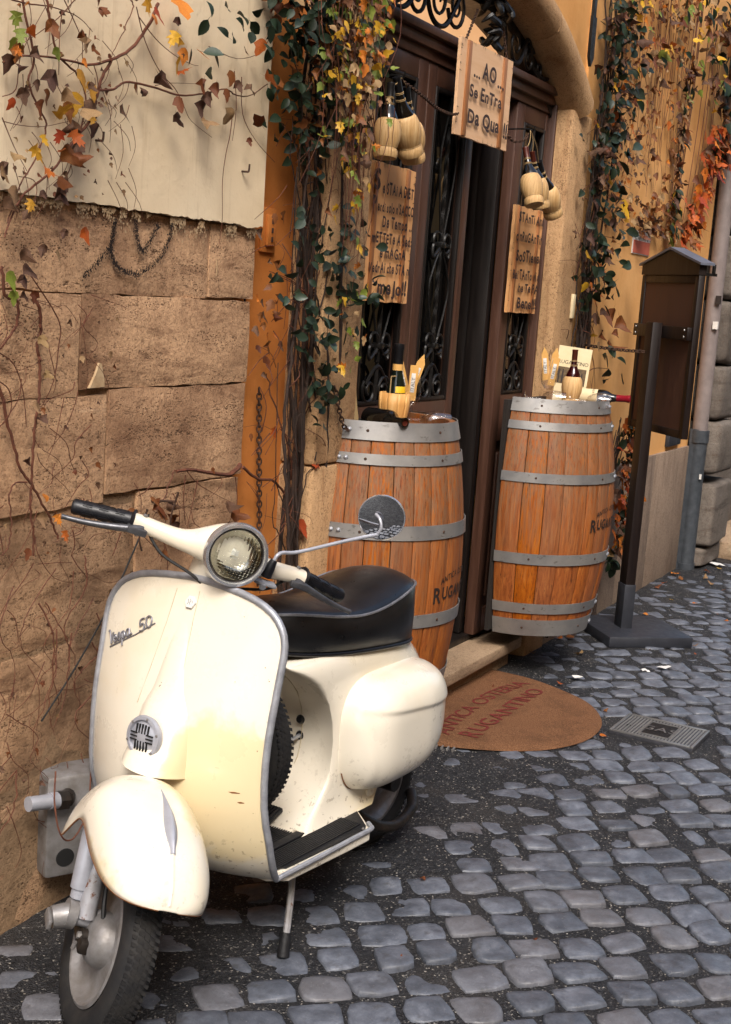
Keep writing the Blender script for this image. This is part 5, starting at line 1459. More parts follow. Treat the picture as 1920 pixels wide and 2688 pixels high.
def basket_bottle():
    t = thing('wine_bottle', 'upright green wine bottle with black capsule standing in the veneer basket', 'wine bottle', (3.772, 1.868, TOP1+.011))
    b = MB(); b.lathe([(.0001, 0), (.028, 0), (.031, .02), (.031, .105), (.027, .135), (.0175, .165), (.0155, .185), (.0150, .252)], 32); b.obj('bottle', MAT['bottle_green'], t)
    b = MB(); b.lathe([(.0162, .180), (.0160, .245), (.0175, .247), (.0172, .262), (.0001, .263)], 24); b.obj('capsule', MAT['black_foil'], t)
    b = MB(); b.lathe([(.0168, .178), (.0168, .198)], 24); b.obj('neck_band', MAT['kraft'], t)
    b = MB(); b.lathe([(.0315, .108), (.0292, .126), (.0285, .128)], 12, a0=math.pi*1.12, a1=math.pi*1.55); b.obj('shoulder_label', MAT['yellow'], t)
basket_bottle()
bottle('open dark wine bottle lying on the nearer barrel, mouth to the street', (3.705, 1.925, TOP1+.0345), (-.42, -.90, .03), .185, .034, None)
wine_glass('upright wine glass holding breadstick packets on the nearer barrel', (3.868, 1.862, TOP1+.002), (0, 0, 1))
packet('left rear pointed breadstick packet in the glass on the nearer barrel', (3.850, 1.872, TOP1+.112), R(-50), R(-16))
packet('right rear pointed breadstick packet in the glass on the nearer barrel', (3.872, 1.868, TOP1+.112), R(-50), R(17))
packet('flat topped breadstick packet in front in the glass on the nearer barrel', (3.862, 1.856, TOP1+.090), R(-50), R(2), 0)
wine_glass('wine glass lying on its side on the nearer barrel', (3.805, 1.862, TOP1+.033), (.62, -.78, -.02), 1.0)
# right barrel
flask('straw flask with rust red capsule standing on the right barrel', (5.285, 1.80, TOP2), (5.285, 1.80, TOP2+.232), 7, 'brown_foil', None, 'wine_red')
bottle('dark wine bottle with red capsule lying across the right barrel rim', (5.415, 1.862, TOP2+.034), (.10, -.96, .03), .27, .033, 'red_foil', lab='RUGANTINO')
wine_glass('upright wine glass holding breadstick packets on the right barrel', (5.135, 1.85, TOP2), (0, 0, 1))
packet('left pointed breadstick packet in the glass on the right barrel', (5.150, 1.868, TOP2+.105), R(-58), R(-8))
packet('right pointed breadstick packet in the glass on the right barrel', (5.168, 1.858, TOP2+.105), R(-58), R(8))
packet('flat topped breadstick packet in front in the glass on the right barrel', (5.150, 1.846, TOP2+.085), R(-58), R(8), 0)
wine_glass('wine glass lying on its side at the left of the right barrel', (5.05, 1.915, TOP2+.033), (.30, -.9, .02))
wine_glass('wine glass lying in front of the straw flask on the right barrel', (5.17, 1.765, TOP2+.033), (.35, -.92, .02))
def menu_card():
    t = thing('menu_card', 'cream printed card with a brown picture standing behind the flask on the right barrel', 'menu card', (5.445, 1.875, TOP2-.003), R(-66))
    M = Matrix.Rotation(R(-7), 4, 'X') @ Matrix.Rotation(R(5), 4, 'Y')
    b = MB(); b.box((0, 0, .122), (.150, .003, .244), M=None); b.v = [tuple(M @ Vector(p)) for p in b.v]; b.obj('card', MAT['paper'], t, smooth=False)
    b = MB(); put_text(b, 'RUGANTINO', lambda u, v: tuple(M @ Vector((-.063+u, -.0022, .168+v))), .0225, sx=1.02); b.obj('print', MAT['ink_black'], t, smooth=False)
    b = MB(); b.box((.0, -.002, .118), (.128, .0012, .072)); b.v = [tuple(M @ Vector(p)) for p in b.v]; p = b.obj('picture', MAT['picture'], t, smooth=False)
    b = MB()
    r = random.Random(2)
    for k in range(7):
        x = -.052+.0165*k; h = r.uniform(.030, .052)
        b.box((x, -.0030, .085+h/2), (.007, .0008, h)); b.box((x, -.0030, .085+h+.004), (.005, .0008, .007))
    b.v = [tuple(M @ Vector(q)) for q in b.v]; f = b.obj('picture_figure', MAT['ink_black'], p, smooth=False); f['kind'] = 'stuff'
menu_card()
def backboard():
    t = thing('back_board', 'tall curved cream board standing behind the nearer barrel', 'board', (3.60, 1.945, 0))
    pts = [(-.03, 1.0), (.055, 1.0), (.053, 1.14), (.035, 1.20), (.018, 1.28), (.010, 1.40), (.010, 1.58), (-.03, 1.58)]
    b = MB(); b.prism([(p.x, p.z) for p in spline([(x, 0, z) for x, z in pts], 4)], -.012, .006); b.obj('board', MAT['board'], t, smooth=False)
backboard()

# ------------------------------------------------------------------ menu stand
def menu_stand():
    t = thing('menu_stand', 'dark wooden menu case with a gabled roof on a post, seen from its back', 'menu stand', (6.11, 1.66, 0), R(41))
    b = MB(); b.box((0, 0, .032), (.425, .425, .052), b=.006); b.obj('base', MAT['slate'], t)
    py = .055
    b = MB(); b.box((-.005, py, .78), (.076, .05, 1.46), b=.004); b.obj('post', MAT['stand_wood'], t)
    b = MB(); b.box((-.005, py, .15), (.083, .057, .24), b=.003); b.obj('post_shoe', MAT['slate'], t)
    yb = .0
    b = MB()
    for x in (-.276, .276): b.box((x, yb-.014, 1.365), (.036, .032, .73), b=.004)
    b.box((0, yb-.014, 1.018), (.516, .030, .036), b=.004); b.box((0, yb-.014, 1.712), (.516, .030, .036), b=.004)
    b.obj('case_frame', MAT['stand_wood'], t)
    b = MB(); b.box((0, yb-.010, 1.365), (.516, .010, .658)); b.obj('back_panel', MAT['stand_panel'], t, smooth=False)
    b = MB(); b.box((0, yb+.014, 1.470), (.568, .024, .058), b=.003); b.obj('cross_bar', MAT['stand_wood'], t)
    for x in (-.255, .255):
        for z in (1.455, 1.485):
            b = MB(); b.lathe([(.0001, .004), (.005, .003), (.006, 0)], 8, M=TR((x, yb+.0265, z), (0, 1, 0))); b.obj('bolt', MAT['alu_dull'], t)
    b = MB(); b.prism([(-.296, 1.731), (.296, 1.731), (.296, 1.775), (0, 1.842), (-.296, 1.775)], yb-.03, yb+.006); b.obj('gable', MAT['stand_wood'], t, smooth=False)
    for sg in (-1, 1):
        b = MB(); b.prism([(0, 1.847), (sg*.318, 1.774), (sg*.318, 1.784), (0, 1.858)], yb-.055, yb+.014); b.obj('roof_sheet', MAT['roof_metal'], t, smooth=False)
    b = MB(); b.box((-.285, yb-.055, 1.735), (.012, .06, .012)); b.box((-.285, yb-.07, 1.755), (.012, .012, .05)); b.obj('roof_bracket', MAT['black_iron'], t, smooth=False)
menu_stand()

# ------------------------------------------------------------------ doormat, gas cover, grate, plate on the wall
def doormat():
    t = thing('doormat', 'half round brown coir doormat with red lettering in front of the step', 'doormat', (4.535, 1.955, .012))
    n = 40; prof = []
    for k in range(n+1):
        a = math.pi*k/n; prof.append((.525*math.cos(a), -.635*math.sin(a)**.92*(1+.012*math.sin(3*a+1))))
    b = MB()
    def fn(u, w):
        a = math.pi*u; x = .525*math.cos(a); y = -.635*math.sin(a)**.92*(1+.012*math.sin(3*a+1))
        cx, cy = 0, -.15
        x2, y2 = lerp(cx, x, w), lerp(cy, y, w)
        return (x2, y2, .014+.006*mnoise.noise(Vector((x2*4, y2*4, 3))) - (.012*max(0, (w-.94)/.06) if w > .94 else 0))
    b.grid(fn, 60, 26)
    b.grid(lambda u, w: (lerp(-.525, .525, u)*lerp(1, .0001, w), lerp(0, -.15, w), .014+.006*mnoise.noise(Vector((lerp(-.525, .525, u)*lerp(1, 0, w)*4, lerp(0, -.15, w)*4, 3)))), 30, 10)
    b.obj('mat_body', MAT['coir'], t, angle=70)
    def onmat(x, y): return (x, y, .0165+.006*mnoise.noise(Vector((x*4, y*4, 3))))
    L = text_len('ANTICA OSTERIA', .098, 1.05)
    b = MB(); put_text(b, 'ANTICA OSTERIA', lambda u, v: onmat(u-L/2, -.178+v-.040*((u-L/2)/.4)**2), .088, sx=1.05*.098/.088, res=4, bold=.004)
    L2 = text_len('UGANTINO', .098, 1.0)
    put_text(b, 'R', lambda u, v: onmat(-.375+u, -.315+v), .112, sx=.95, res=4, bold=.008)
    put_text(b, 'UGANTINO', lambda u, v: onmat(-.297+u*.66/L2, -.305+v), .094, res=4, bold=.008)
    b.obj('lettering', MAT['mat_red'], t, smooth=False)
doormat()
def gas_cover():
    t = thing('gas_cover', 'small cast iron cover lettered GAS set in the cobbles', 'manhole cover', (4.725, 1.14, .004), R(-1))
    w, h = .245, .315
    b = MB(); b.box((0, 0, .002), (w, h, .02), b=.004); b.obj('plate', MAT['cast_iron'], t)
    b = MB()
    for c, s in (((0, h/2-.006, .0135), (w-.004, .011, .006)), ((0, -h/2+.006, .0135), (w-.004, .011, .006)), ((w/2-.006, 0, .0135), (.011, h-.026, .006)), ((-w/2+.006, 0, .0135), (.011, h-.026, .006))): b.box(c, s, b=.0015)
    b.obj('rim', MAT['worn_iron'], t)
    b = MB()
    for i in range(-8, 9):
        for j in range(-11, 12):
            x, y = i*.0125, j*.0125
            if abs(y) < .058 and abs(x) < .085: continue
            if abs(x) > w/2-.018 or abs(y) > h/2-.018: continue
            b.box((x, y, .0135), (.0075, .0075, .005), taper=.6)
    p = b.obj('stud', MAT['worn_iron'], t, smooth=False); p['kind'] = 'stuff'
    b = MB()
    for c, s in (((.0, .055, .0135), (.16, .006, .005)), ((0, -.055, .0135), (.16, .006, .005)), ((.08, 0, .0135), (.006, .104, .005)), ((-.08, 0, .0135), (.006, .104, .005))): b.box(c, s)
    b.obj('name_frame', MAT['worn_iron'], t, smooth=False)
    b = MB(); b.box((0, 0, .0128), (.152, .100, .002)); b.obj('name_field', MAT['black_iron'], t, smooth=False)
    # letters read from the wall side, running away from the wall
    b = MB(); L = text_len('GAS', .070, 1.0); put_text(b, 'GAS', lambda u, v: (-.024+v, L/2-u, .0165), .070, res=4, bold=.004); b.obj('lettering', MAT['worn_iron'], t, smooth=False)
    b = MB(); b.lathe([(.0001, .0128), (.010, .0128)], 10, M=Matrix.Translation((-.02, .115, .0006))); b.obj('lift_hole', MAT['hole'], t, smooth=False)
gas_cover()
def grate():
    t = thing('drain_grate', 'narrow steel drain grate half under the doormat', 'drain grate', (4.10, 1.72, .006), R(10))
    for k in range(4):
        b = MB(); b.box((0, -.03+.02*k, .004), (.16, .006, .012), b=.001); b.obj('grate_bar', MAT['alu_dull'], t)
    b = MB(); b.box((0, 0, -.004), (.17, .09, .006)); b.obj('grate_pit', MAT['hole'], t, smooth=False)
grate()
def wall_plate():
    t = thing('notice_plate', 'small white and red no-posting notice on the orange wall above the menu stand', 'notice', (6.60, 1.957, 1.845))
    b = MB(); b.box((0, 0, .05), (.30, .006, .115), b=.002); b.obj('plate', MAT['white_paper'], t)
    b = MB(); b.box((0, -.0035, .028), (.285, .002, .062)); b.obj('red_field', MAT['red_print'], t, smooth=False)
    b = MB()
    for s, z, sz in (('DIVIETO', .084, .027), ('D\'AFFISSIONE', .062, .026)):
        L = text_len(s, sz, 1.6); put_text(b, s, lambda u, v, z=z, L=L: (u-L/2, -.0036, z+v), sz, sx=1.6)
    b.obj('print', MAT['ink_black'], t, smooth=False)
wall_plate()

# ------------------------------------------------------------------ meter box on the stone wall behind the front wheel
def meter_box():
    t = thing('meter_box', 'grey metal utility box with pipe stub and round hole behind the front wheel', 'utility box', (2.42, 1.925, .115), R(-28))
    b = MB(); b.box((0, .02, .128), (.28, .10, .255), b=.012); b.obj('casing', MAT['alu_dull'], t)
    b = MB(); b.box((.05, -.036, .135), (.15, .022, .225), b=.008); b.obj('front_cover', MAT['alu_white'], t)
    b = MB(); b.box((.065, -.049, .15), (.08, .010, .13), b=.004); b.obj('dial_frame', MAT['alu_dull'], t)
    b = MB(); b.box((.07, -.0545, .16), (.05, .003, .075)); b.obj('dial_window', MAT['slate'], t, smooth=False)
    b = MB(); b.lathe([(.0001, .001), (.022, .001), (.024, -.004)], 28, M=TR((-.09, -.031, .05), (0, -1, 0))); b.obj('round_hole', MAT['hole'], t)
    b = MB(); b.tube([(-.10, -.05, .205), (-.125, -.055, .208)], .024, 6); b.tube([(-.09, -.03, .205), (-.10, -.05, .205)], .02, 12); b.obj('hex_nut', MAT['dark_metal'], t, angle=30)
    b = MB(); b.tube([(-.115, -.052, .207), (-.20, -.070, .217)], .0175, 18); b.tube([(-.112, -.052, .207), (-.145, -.058, .211)], .020, 18); b.obj('pipe_stub', MAT['alu_white'], t)
    for x, z in ((-.022, .235), (.115, .235), (.11, .04)):
        b = MB(); b.lathe([(.0001, .005), (.005, .004), (.0065, 0)], 10, M=TR((x, -.047, z), (0, -1, 0))); b.obj('screw', MAT['alu_dull'], t)
meter_box()
LEAF_TOP= [(2.094,2.039,0.0143,'l'),(2.121,2.064,0.0079,'o'),(2.159,2.035,0.0165,'r'),(2.105,2.014,0.0126,'d'),(2.075,2.001,0.0143,'l'),(2.066,1.984,0.0107,'l'),(2.091,1.977,0.0161,'r'),(2.064,1.968,0.01,'o'),(2.138,1.98,0.0146,'b'),(2.204,1.993,0.0112,'l'),(2.075,1.95,0.0161,'b'),(2.068,1.931,0.0107,'b'),(2.275,2.041,0.0114,'r'),(2.279,2.02,0.0171,'t'),(2.308,2.02,0.0115,'r'),(2.313,2.093,0.0115,'r'),(2.335,2.119,0.0154,'r'),(2.312,1.993,0.0085,'o'),(2.207,1.942,0.0205,'b'),(2.268,1.954,0.019,'y'),(2.298,1.939,0.0096,'b'),(2.336,1.941,0.0175,'y'),(2.294,1.908,0.0211,'y'),(2.14,1.918,0.0091,'b'),(2.113,1.895,0.0145,'b'),(2.095,1.87,0.0116,'d'),(2.195,1.898,0.0186,'r'),(2.177,1.879,0.0148,'r'),(2.221,1.882,0.0169,'r'),(2.236,1.912,0.017,'t'),(2.335,1.904,0.0175,'b'),(2.275,1.872,0.0191,'t'),(2.334,1.879,0.0117,'y'),(2.252,1.872,0.0114,'y'),(2.195,1.849,0.0187,'y'),(2.326,1.853,0.0136,'b'),(2.28,1.839,0.0173,'b'),(2.243,1.825,0.0171,'o'),(2.204,1.823,0.0131,'d'),(2.169,1.811,0.0119,'y'),(2.299,1.814,0.0194,'b'),(2.125,1.781,0.0165,'y'),(2.206,1.785,0.0094,'o'),(2.248,1.794,0.0229,'r'),(2.249,1.774,0.0172,'r'),(2.164,1.742,0.013,'o'),(2.082,1.742,0.0163,'b'),(2.214,1.722,0.0171,'r'),(2.26,1.725,0.0192,'b'),(2.232,1.707,0.0172,'b'),(2.188,1.701,0.0094,'b'),(2.094,1.693,0.0183,'t'),(2.127,1.673,0.0129,'y'),(2.085,1.674,0.0146,'b'),(2.071,1.765,0.0126,'t'),(2.067,1.733,0.0145,'t'),(2.45,2.143,0.0159,'r'),(2.494,2.154,0.0161,'y'),(2.522,2.135,0.0183,'d'),(2.549,2.127,0.0143,'o'),(2.636,2.173,0.0314,'o'),(2.628,2.142,0.0105,'b'),(2.593,2.098,0.0166,'y'),(2.617,2.091,0.0147,'y'),(2.672,2.075,0.017,'o'),(2.723,2.087,0.0151,'o'),(2.635,2.05,0.0169,'y'),(2.641,2.021,0.0148,'o'),(2.545,1.998,0.0186,'b'),(2.452,1.963,0.008,'r'),(2.515,1.953,0.0123,'b'),(2.418,1.909,0.016,'b'),(2.382,1.926,0.0063,'r'),(2.617,1.956,0.0169,'r'),(2.63,1.923,0.0148,'b'),(2.759,1.97,0.0197,'b'),(2.733,1.923,0.0175,'t'),(2.89,1.961,0.0236,'t'),(2.97,1.915,0.0093,'r'),(2.997,2.067,0.0223,'o'),(2.949,2.039,0.0184,'b'),(2.655,2.066,0.0064,'b'),(2.825,2.01,0.0134,'r'),(2.979,2.155,0.0184,'o'),(2.923,2.131,0.0136,'r'),(2.873,2.057,0.018,'r'),(2.906,2.045,0.0136,'b'),(2.736,2.016,0.0174,'r'),(2.759,2.012,0.0153,'r'),(2.746,1.989,0.0153,'b'),(2.323,1.631,0.0158,'d'),(2.207,1.576,0.0133,'t'),(2.244,1.626,0.0096,'b'),(2.143,1.655,0.0112,'b'),(2.099,1.571,0.0147,'b'),(2.101,1.524,0.0166,'l'),(2.126,1.544,0.0149,'b'),(2.168,1.587,0.0113,'b')]
LEAF_LOW= [(2.207,1.396,0.0139,'t'),(2.227,1.319,0.0117,'t'),(2.193,1.254,0.0136,'t'),(2.22,1.221,0.0141,'b'),(2.211,1.151,0.0102,'t'),(2.236,1.041,0.0135,'o'),(2.28,0.995,0.0137,'o'),(2.224,1.006,0.0151,'t'),(2.312,0.954,0.0131,'o'),(2.184,0.93,0.0126,'r'),(2.181,1.133,0.0109,'b'),(2.118,1.489,0.0142,'l'),(2.133,1.523,0.0142,'b'),(2.15,1.49,0.0113,'b'),(2.183,1.491,0.0122,'r'),(2.652,0.989,0.0233,'r'),(2.646,0.964,0.0202,'r'),(2.679,0.972,0.0172,'b'),(2.731,0.943,0.0206,'r'),(2.744,0.923,0.0138,'b'),(2.538,0.983,0.0113,'r'),(2.95,0.948,0.0203,'b'),(2.996,0.918,0.0255,'r'),(3.126,1.499,0.0168,'r'),(3.102,1.465,0.0128,'r'),(3.154,1.456,0.0129,'r'),(3.1,1.44,0.0108,'r'),(3.056,1.428,0.0156,'b'),(3.084,1.377,0.0108,'r'),(2.676,0.857,0.0136,'r'),(2.873,1.057,0.0085,'r'),(3.082,1.132,0.0099,'r'),(2.629,1.0,0.0134,'r')]
LEAF_DARK= [(2.725,2.163,0.0193,'g'),(2.658,2.084,0.0169,'g'),(2.71,2.086,0.0214,'g'),(2.747,2.093,0.0195,'g'),(2.744,2.042,0.0217,'g'),(2.774,2.206,0.0195,'g'),(2.837,2.203,0.022,'g'),(2.854,2.194,0.0199,'g'),(2.911,2.197,0.0202,'g'),(2.958,2.233,0.0205,'g'),(2.978,2.203,0.0206,'g'),(2.914,2.172,0.018,'g'),(2.812,2.139,0.0158,'g'),(2.85,2.155,0.0177,'g'),(2.966,2.156,0.0183,'g'),(2.736,2.21,0.0171,'g'),(3.018,2.229,0.0208,'g')]
STEM_TOP= [[(2.573,2.168),(2.53,2.108),(2.475,2.05),(2.414,2.016),(2.343,1.99),(2.278,1.985),(2.2,1.98),(2.121,1.967),(2.071,1.946)],[(2.414,2.016),(2.38,1.964),(2.364,1.92),(2.337,1.87),(2.281,1.817),(2.227,1.754),(2.147,1.698),(2.112,1.651),(2.083,1.602)],[(2.472,2.154),(2.473,2.135),(2.436,2.07),(2.402,2.014)],[(2.482,2.141),(2.526,2.076),(2.584,2.019),(2.642,1.989),(2.681,1.953),(2.72,1.926),(2.798,1.898)],[(2.496,2.124),(2.565,2.088),(2.629,2.064),(2.709,2.058),(2.731,2.058)],[(2.375,1.942),(2.418,1.951),(2.467,1.975),(2.566,1.98),(2.658,1.977),(2.744,1.993),(2.804,2.009),(2.858,2.024),(2.915,2.018),(2.981,2.029),(3.055,2.07)],[(2.566,1.984),(2.634,2.001),(2.735,2.016)],[(2.896,1.964),(2.892,1.915),(2.864,1.868),(2.862,1.805),(2.86,1.738),(2.869,1.69),(2.866,1.631)],[(2.075,1.832),(2.126,1.831),(2.19,1.838),(2.267,1.86)],[(2.19,2.092),(2.202,2.059),(2.233,1.993),(2.297,1.961),(2.329,1.914),(2.309,1.836),(2.295,1.781),(2.257,1.72)],[(2.091,2.07),(2.143,2.074),(2.212,2.082),(2.291,2.081),(2.339,2.058)],[(2.127,2.078),(2.163,1.97),(2.149,1.925),(2.178,1.876),(2.201,1.836),(2.166,1.766),(2.131,1.707),(2.097,1.632)],[(2.278,2.111),(2.224,2.063),(2.171,2.021),(2.11,1.984)],[(2.342,1.991),(2.357,1.949),(2.33,1.884),(2.281,1.821)],[(2.12,1.728),(2.168,1.726),(2.174,1.701),(2.154,1.662)],[(2.074,1.839),(2.107,1.787),(2.14,1.741)],[(2.24,2.081),(2.231,2.029),(2.229,1.949)],[(2.894,2.074),(2.902,1.987),(2.906,1.904)],[(2.927,2.066),(2.944,1.976),(3.01,1.918),(3.112,1.875)],[(2.25,2.105),(2.299,2.035),(2.313,1.997),(2.344,1.969)],[(2.772,2.111),(2.891,2.104),(3.004,2.142),(3.05,2.201)],[(2.073,1.88),(2.103,1.899),(2.121,1.962),(2.14,2.014),(2.19,2.078)]]
STEM_LOW= [[(2.1,1.543),(2.113,1.485),(2.151,1.471),(2.148,1.422),(2.117,1.388),(2.096,1.366)],[(2.098,1.306),(2.131,1.286),(2.141,1.251),(2.128,1.221),(2.102,1.207)],[(2.211,1.476),(2.225,1.423),(2.216,1.377),(2.229,1.334),(2.226,1.279),(2.22,1.221),(2.214,1.162),(2.211,1.083),(2.208,1.023),(2.222,0.961),(2.225,0.91)],[(2.181,1.536),(2.282,1.436),(2.285,1.377),(2.271,1.298),(2.228,1.236)],[(2.098,1.306),(2.134,1.206),(2.17,1.118),(2.212,1.071),(2.255,1.018),(2.287,0.973),(2.306,0.938)],[(2.194,1.08),(2.155,1.08),(2.14,1.05),(2.15,1.01),(2.144,0.951),(2.123,0.925)],[(2.109,0.995),(2.122,0.954),(2.128,0.924)],[(3.053,1.051),(3.002,1.028),(2.915,1.038),(2.815,1.056),(2.752,1.057)],[(2.744,1.062),(2.723,1.027),(2.703,0.992),(2.682,0.98)],[(2.799,1.053),(2.851,1.015),(2.937,0.978),(3.027,0.944)],[(2.792,1.044),(2.789,0.983),(2.803,0.911)],[(2.85,1.025),(2.83,0.965),(2.812,0.9)],[(2.655,1.042),(2.627,1.018),(2.592,1.008)],[(3.029,1.018),(3.044,0.957),(3.042,0.887)],[(2.534,0.925),(2.51,0.88),(2.503,0.87)],[(2.355,0.952),(2.363,0.917),(2.352,0.892)],[(2.096,1.366),(2.145,1.339),(2.175,1.281),(2.189,1.203)]]
# ------------------------------------------------------------------ climbers, built from real leaves
vr = random.Random(21)
def leaf_mesh(shape, seed):
    r = random.Random(seed); b = MB()
    if shape == 'ovate':
        rows = []
        curl = r.uniform(-.5, .5); fold = r.uniform(.1, .45)
        for k in range(6):
            t = k/5; w = .42*math.sin(math.pi*min(1, (t*.93+.05)))**.75*(1-.25*t) if 0 < k < 5 else .015
            z = curl*(t-.4)**2
            rows.append([(-w, t*1.25, z+fold*w), (0, t*1.25, z), (w, t*1.25, z+fold*w)])
        b.loft(rows, False)
    else:
        n = 5 if shape == 'lobed' else 3
        pts = []
        spec = {5: [(-.95, .02), (-.55, .22), (-.98, .62), (-.42, .62), (-.50, 1.02), (-.12, .98), (0, 1.35), (.12, .98), (.50, 1.02), (.42, .62), (.98, .62), (.55, .22), (.95, .02), (.4, -.10)],
                3: [(-.62, .0), (-.95, .52), (-.55, .66), (-.40, .98), (0, 1.35), (.40, .98), (.55, .66), (.95, .52), (.62, .0), (.22, -.12)]}[n]
        cu, cv = r.uniform(-.75, .3), r.uniform(-.3, .7)
        if shape == 'dry': cu, cv = r.uniform(-1.5, -.8), r.uniform(.6, 1.5)
        def bend(x, y):
            return (x*.55*(1+r.uniform(-.12, .12)), y*(1+r.uniform(-.08, .08)), cu*.5*(x*.55)**2*2 + cv*.35*(y-.4)**2 + r.uniform(-.05, .05)*(2.5 if shape == 'dry' else 1))
        outer = [bend(x, y) for x, y in [(-.18, -.08)]+spec]
        mid = [tuple(lerp(a, c, .52) for a, c in zip((0, .36, cv*.02), p)) for p in outer]
        mid = [(p[0], p[1], p[2]-.03) for p in mid]
        m = len(outer); vs = [(0, .36, -.03)]+mid+outer; fs = []
        for k in range(m):
            k2 = (k+1) % m
            fs.append((0, 1+k, 1+k2)); fs.append((1+k, 1+m+k, 1+m+k2, 1+k2))
        b.add(vs, fs)
    # petiole
    b.add([(-.015, -.02, 0), (.015, -.02, 0), (.012, .3, -.01), (0, -.55, .10)], [(0, 1, 2), (0, 3, 1)])
    return b
LCACHE = {}
def leaf_data(shape, col):
    key = (shape, col, vr.randrange(5))
    if key not in LCACHE: LCACHE[key] = leaf_mesh(key[0], len(shape)*31+key[2]*7).mesh('leaf', LM[col], True, 50)
    return LCACHE[key]
SHAPE = {'green': ('ovate',), 'green2': ('ovate',), 'lime': ('lobed', 'tri'), 'yellow': ('lobed', 'tri'), 'orange': ('lobed', 'tri'), 'red': ('tri', 'lobed'), 'rust': ('dry', 'tri', 'dry'), 'brown': ('dry',), 'tan': ('dry', 'tri')}
def leaf_matrix(p, r_, hang=.75, spread=.8):
    """tip hangs down, face looks out into the street with some disorder"""
    tip = Vector((vr.gauss(0, spread*.6), vr.gauss(-.15, .3), -hang+vr.gauss(0, .45))).normalized()
    nrm = Vector((vr.gauss(-.25, spread*.5), -1, vr.gauss(.25, .5)))
    nrm = (nrm-tip*nrm.dot(tip)).normalized(); x = tip.cross(nrm)
    M = Matrix((x, tip, nrm)).transposed().to_4x4()
    M.translation = p
    return M @ Matrix.Scale(r_, 4)
class Vine:
    def __init__(s, name, label, loc, group=None, cat='creeper'):
        s.t = thing(name, label, cat, loc, 0, group); s.o = Vector(loc); s.lv = []; s.tw = MB()
    def leaf(s, p, r_, col, hang=.75, spread=.8):
        r_ *= 1.5
        s.lv.append((r_, leaf_matrix(Vector(p)-s.o, r_, hang, spread), leaf_data(vr.choice(SHAPE[col]), col), Vector(p)))
    def stem(s, pts, r0, r1=None, mat='bark', n=7, wob=.006, m=6):
        P = [p-s.o for p in spline(pts, m)]
        P = [p+Vector((vr.gauss(0, wob*.5), vr.gauss(0, wob*.4), 0)) for p in P]
        r1 = r0*.5 if r1 is None else r1
        b = MB(); b.tube(P, [lerp(r0, r1, k/(len(P)-1)) for k in range(len(P))], n); b.obj('stem', MAT[mat], s.t)
        return P
    def twig(s, pts, r0=.0012, m=4):
        P = [p-s.o for p in spline(pts, m)]; s.tw.tube(P, [lerp(r0, r0*.5, k/(len(P)-1)) for k in range(len(P))], 4)
    def done(s, limit=300, twmat='twig'):
        if s.tw.v:
            o = s.tw.obj('twigs', MAT[twmat], s.t); o['kind'] = 'stuff'
        cam = Vector((0, 0, CAM_H))
        s.lv.sort(key=lambda q: -q[0]/(q[3]-cam).length)
        for r_, M, me, p in s.lv[:limit]:
            o = link_mesh('leaf', me, s.t); o.matrix_local = M
        rest = s.lv[limit:]
        if rest:
            by = {}
            for q in rest: by.setdefault(q[2].materials[0].name, []).append(q)
            b = MB(); mats = []
            for i, (mn, qs) in enumerate(by.items()):
                mats.append(bpy.data.materials[mn]); b.cur = i
                for r_, M, me, p in qs:
                    b.add([v.co for v in me.vertices], [tuple(f.vertices) for f in me.polygons], M)
            o = b.obj('small_leaves', mats, s.t, angle=50); o['kind'] = 'stuff'
W3 = lambda xz, y: Vector((xz[0], y, xz[1]))
NAME = dict(l='lime', o='orange', r='rust', d='red', b='brown', t='tan', y='yellow', g='green')

# creeper over the cream plaster
v = Vine('creeper', 'bare stemmed autumn creeper with yellow, red and brown leaves over the cream plaster', (2.4, 1.97, 1.7))
for i, st in enumerate(STEM_TOP):
    thick = .0042 if i in (0, 1) else (.003 if i in (5, 9, 11) else .0018)
    if i in (0, 1, 2, 5, 9, 10, 11): v.stem([W3(p, 1.962-.01*vr.random()) for p in st], thick, thick*.45, 'twig', 6, .002)
    else: v.twig([W3(p, 1.960-.012*vr.random()) for p in st], thick*.7)
for x, z, r_, c in LEAF_TOP: v.leaf((x, 1.955-.04*vr.random(), z+r_*.5), r_*1.25, NAME[c])
for k in range(60):
    x, z = vr.uniform(2.1, 2.46), vr.uniform(1.7, 2.12); v.leaf((x, 1.965-.02*vr.random(), z), vr.uniform(.004, .009), vr.choice(('brown', 'rust', 'tan')))
for k in range(46):
    x, z = vr.uniform(2.1, 2.5), vr.uniform(1.72, 2.15)
    a = vr.uniform(-2.4, -.7); L = vr.uniform(.04, .13); v.twig([(x, 1.962, z), (x+L*.5*math.cos(a)+.01, 1.955, z+L*.5*math.sin(a)), (x+L*math.cos(a), 1.962, z+L*math.sin(a))], .0009)
v.done()
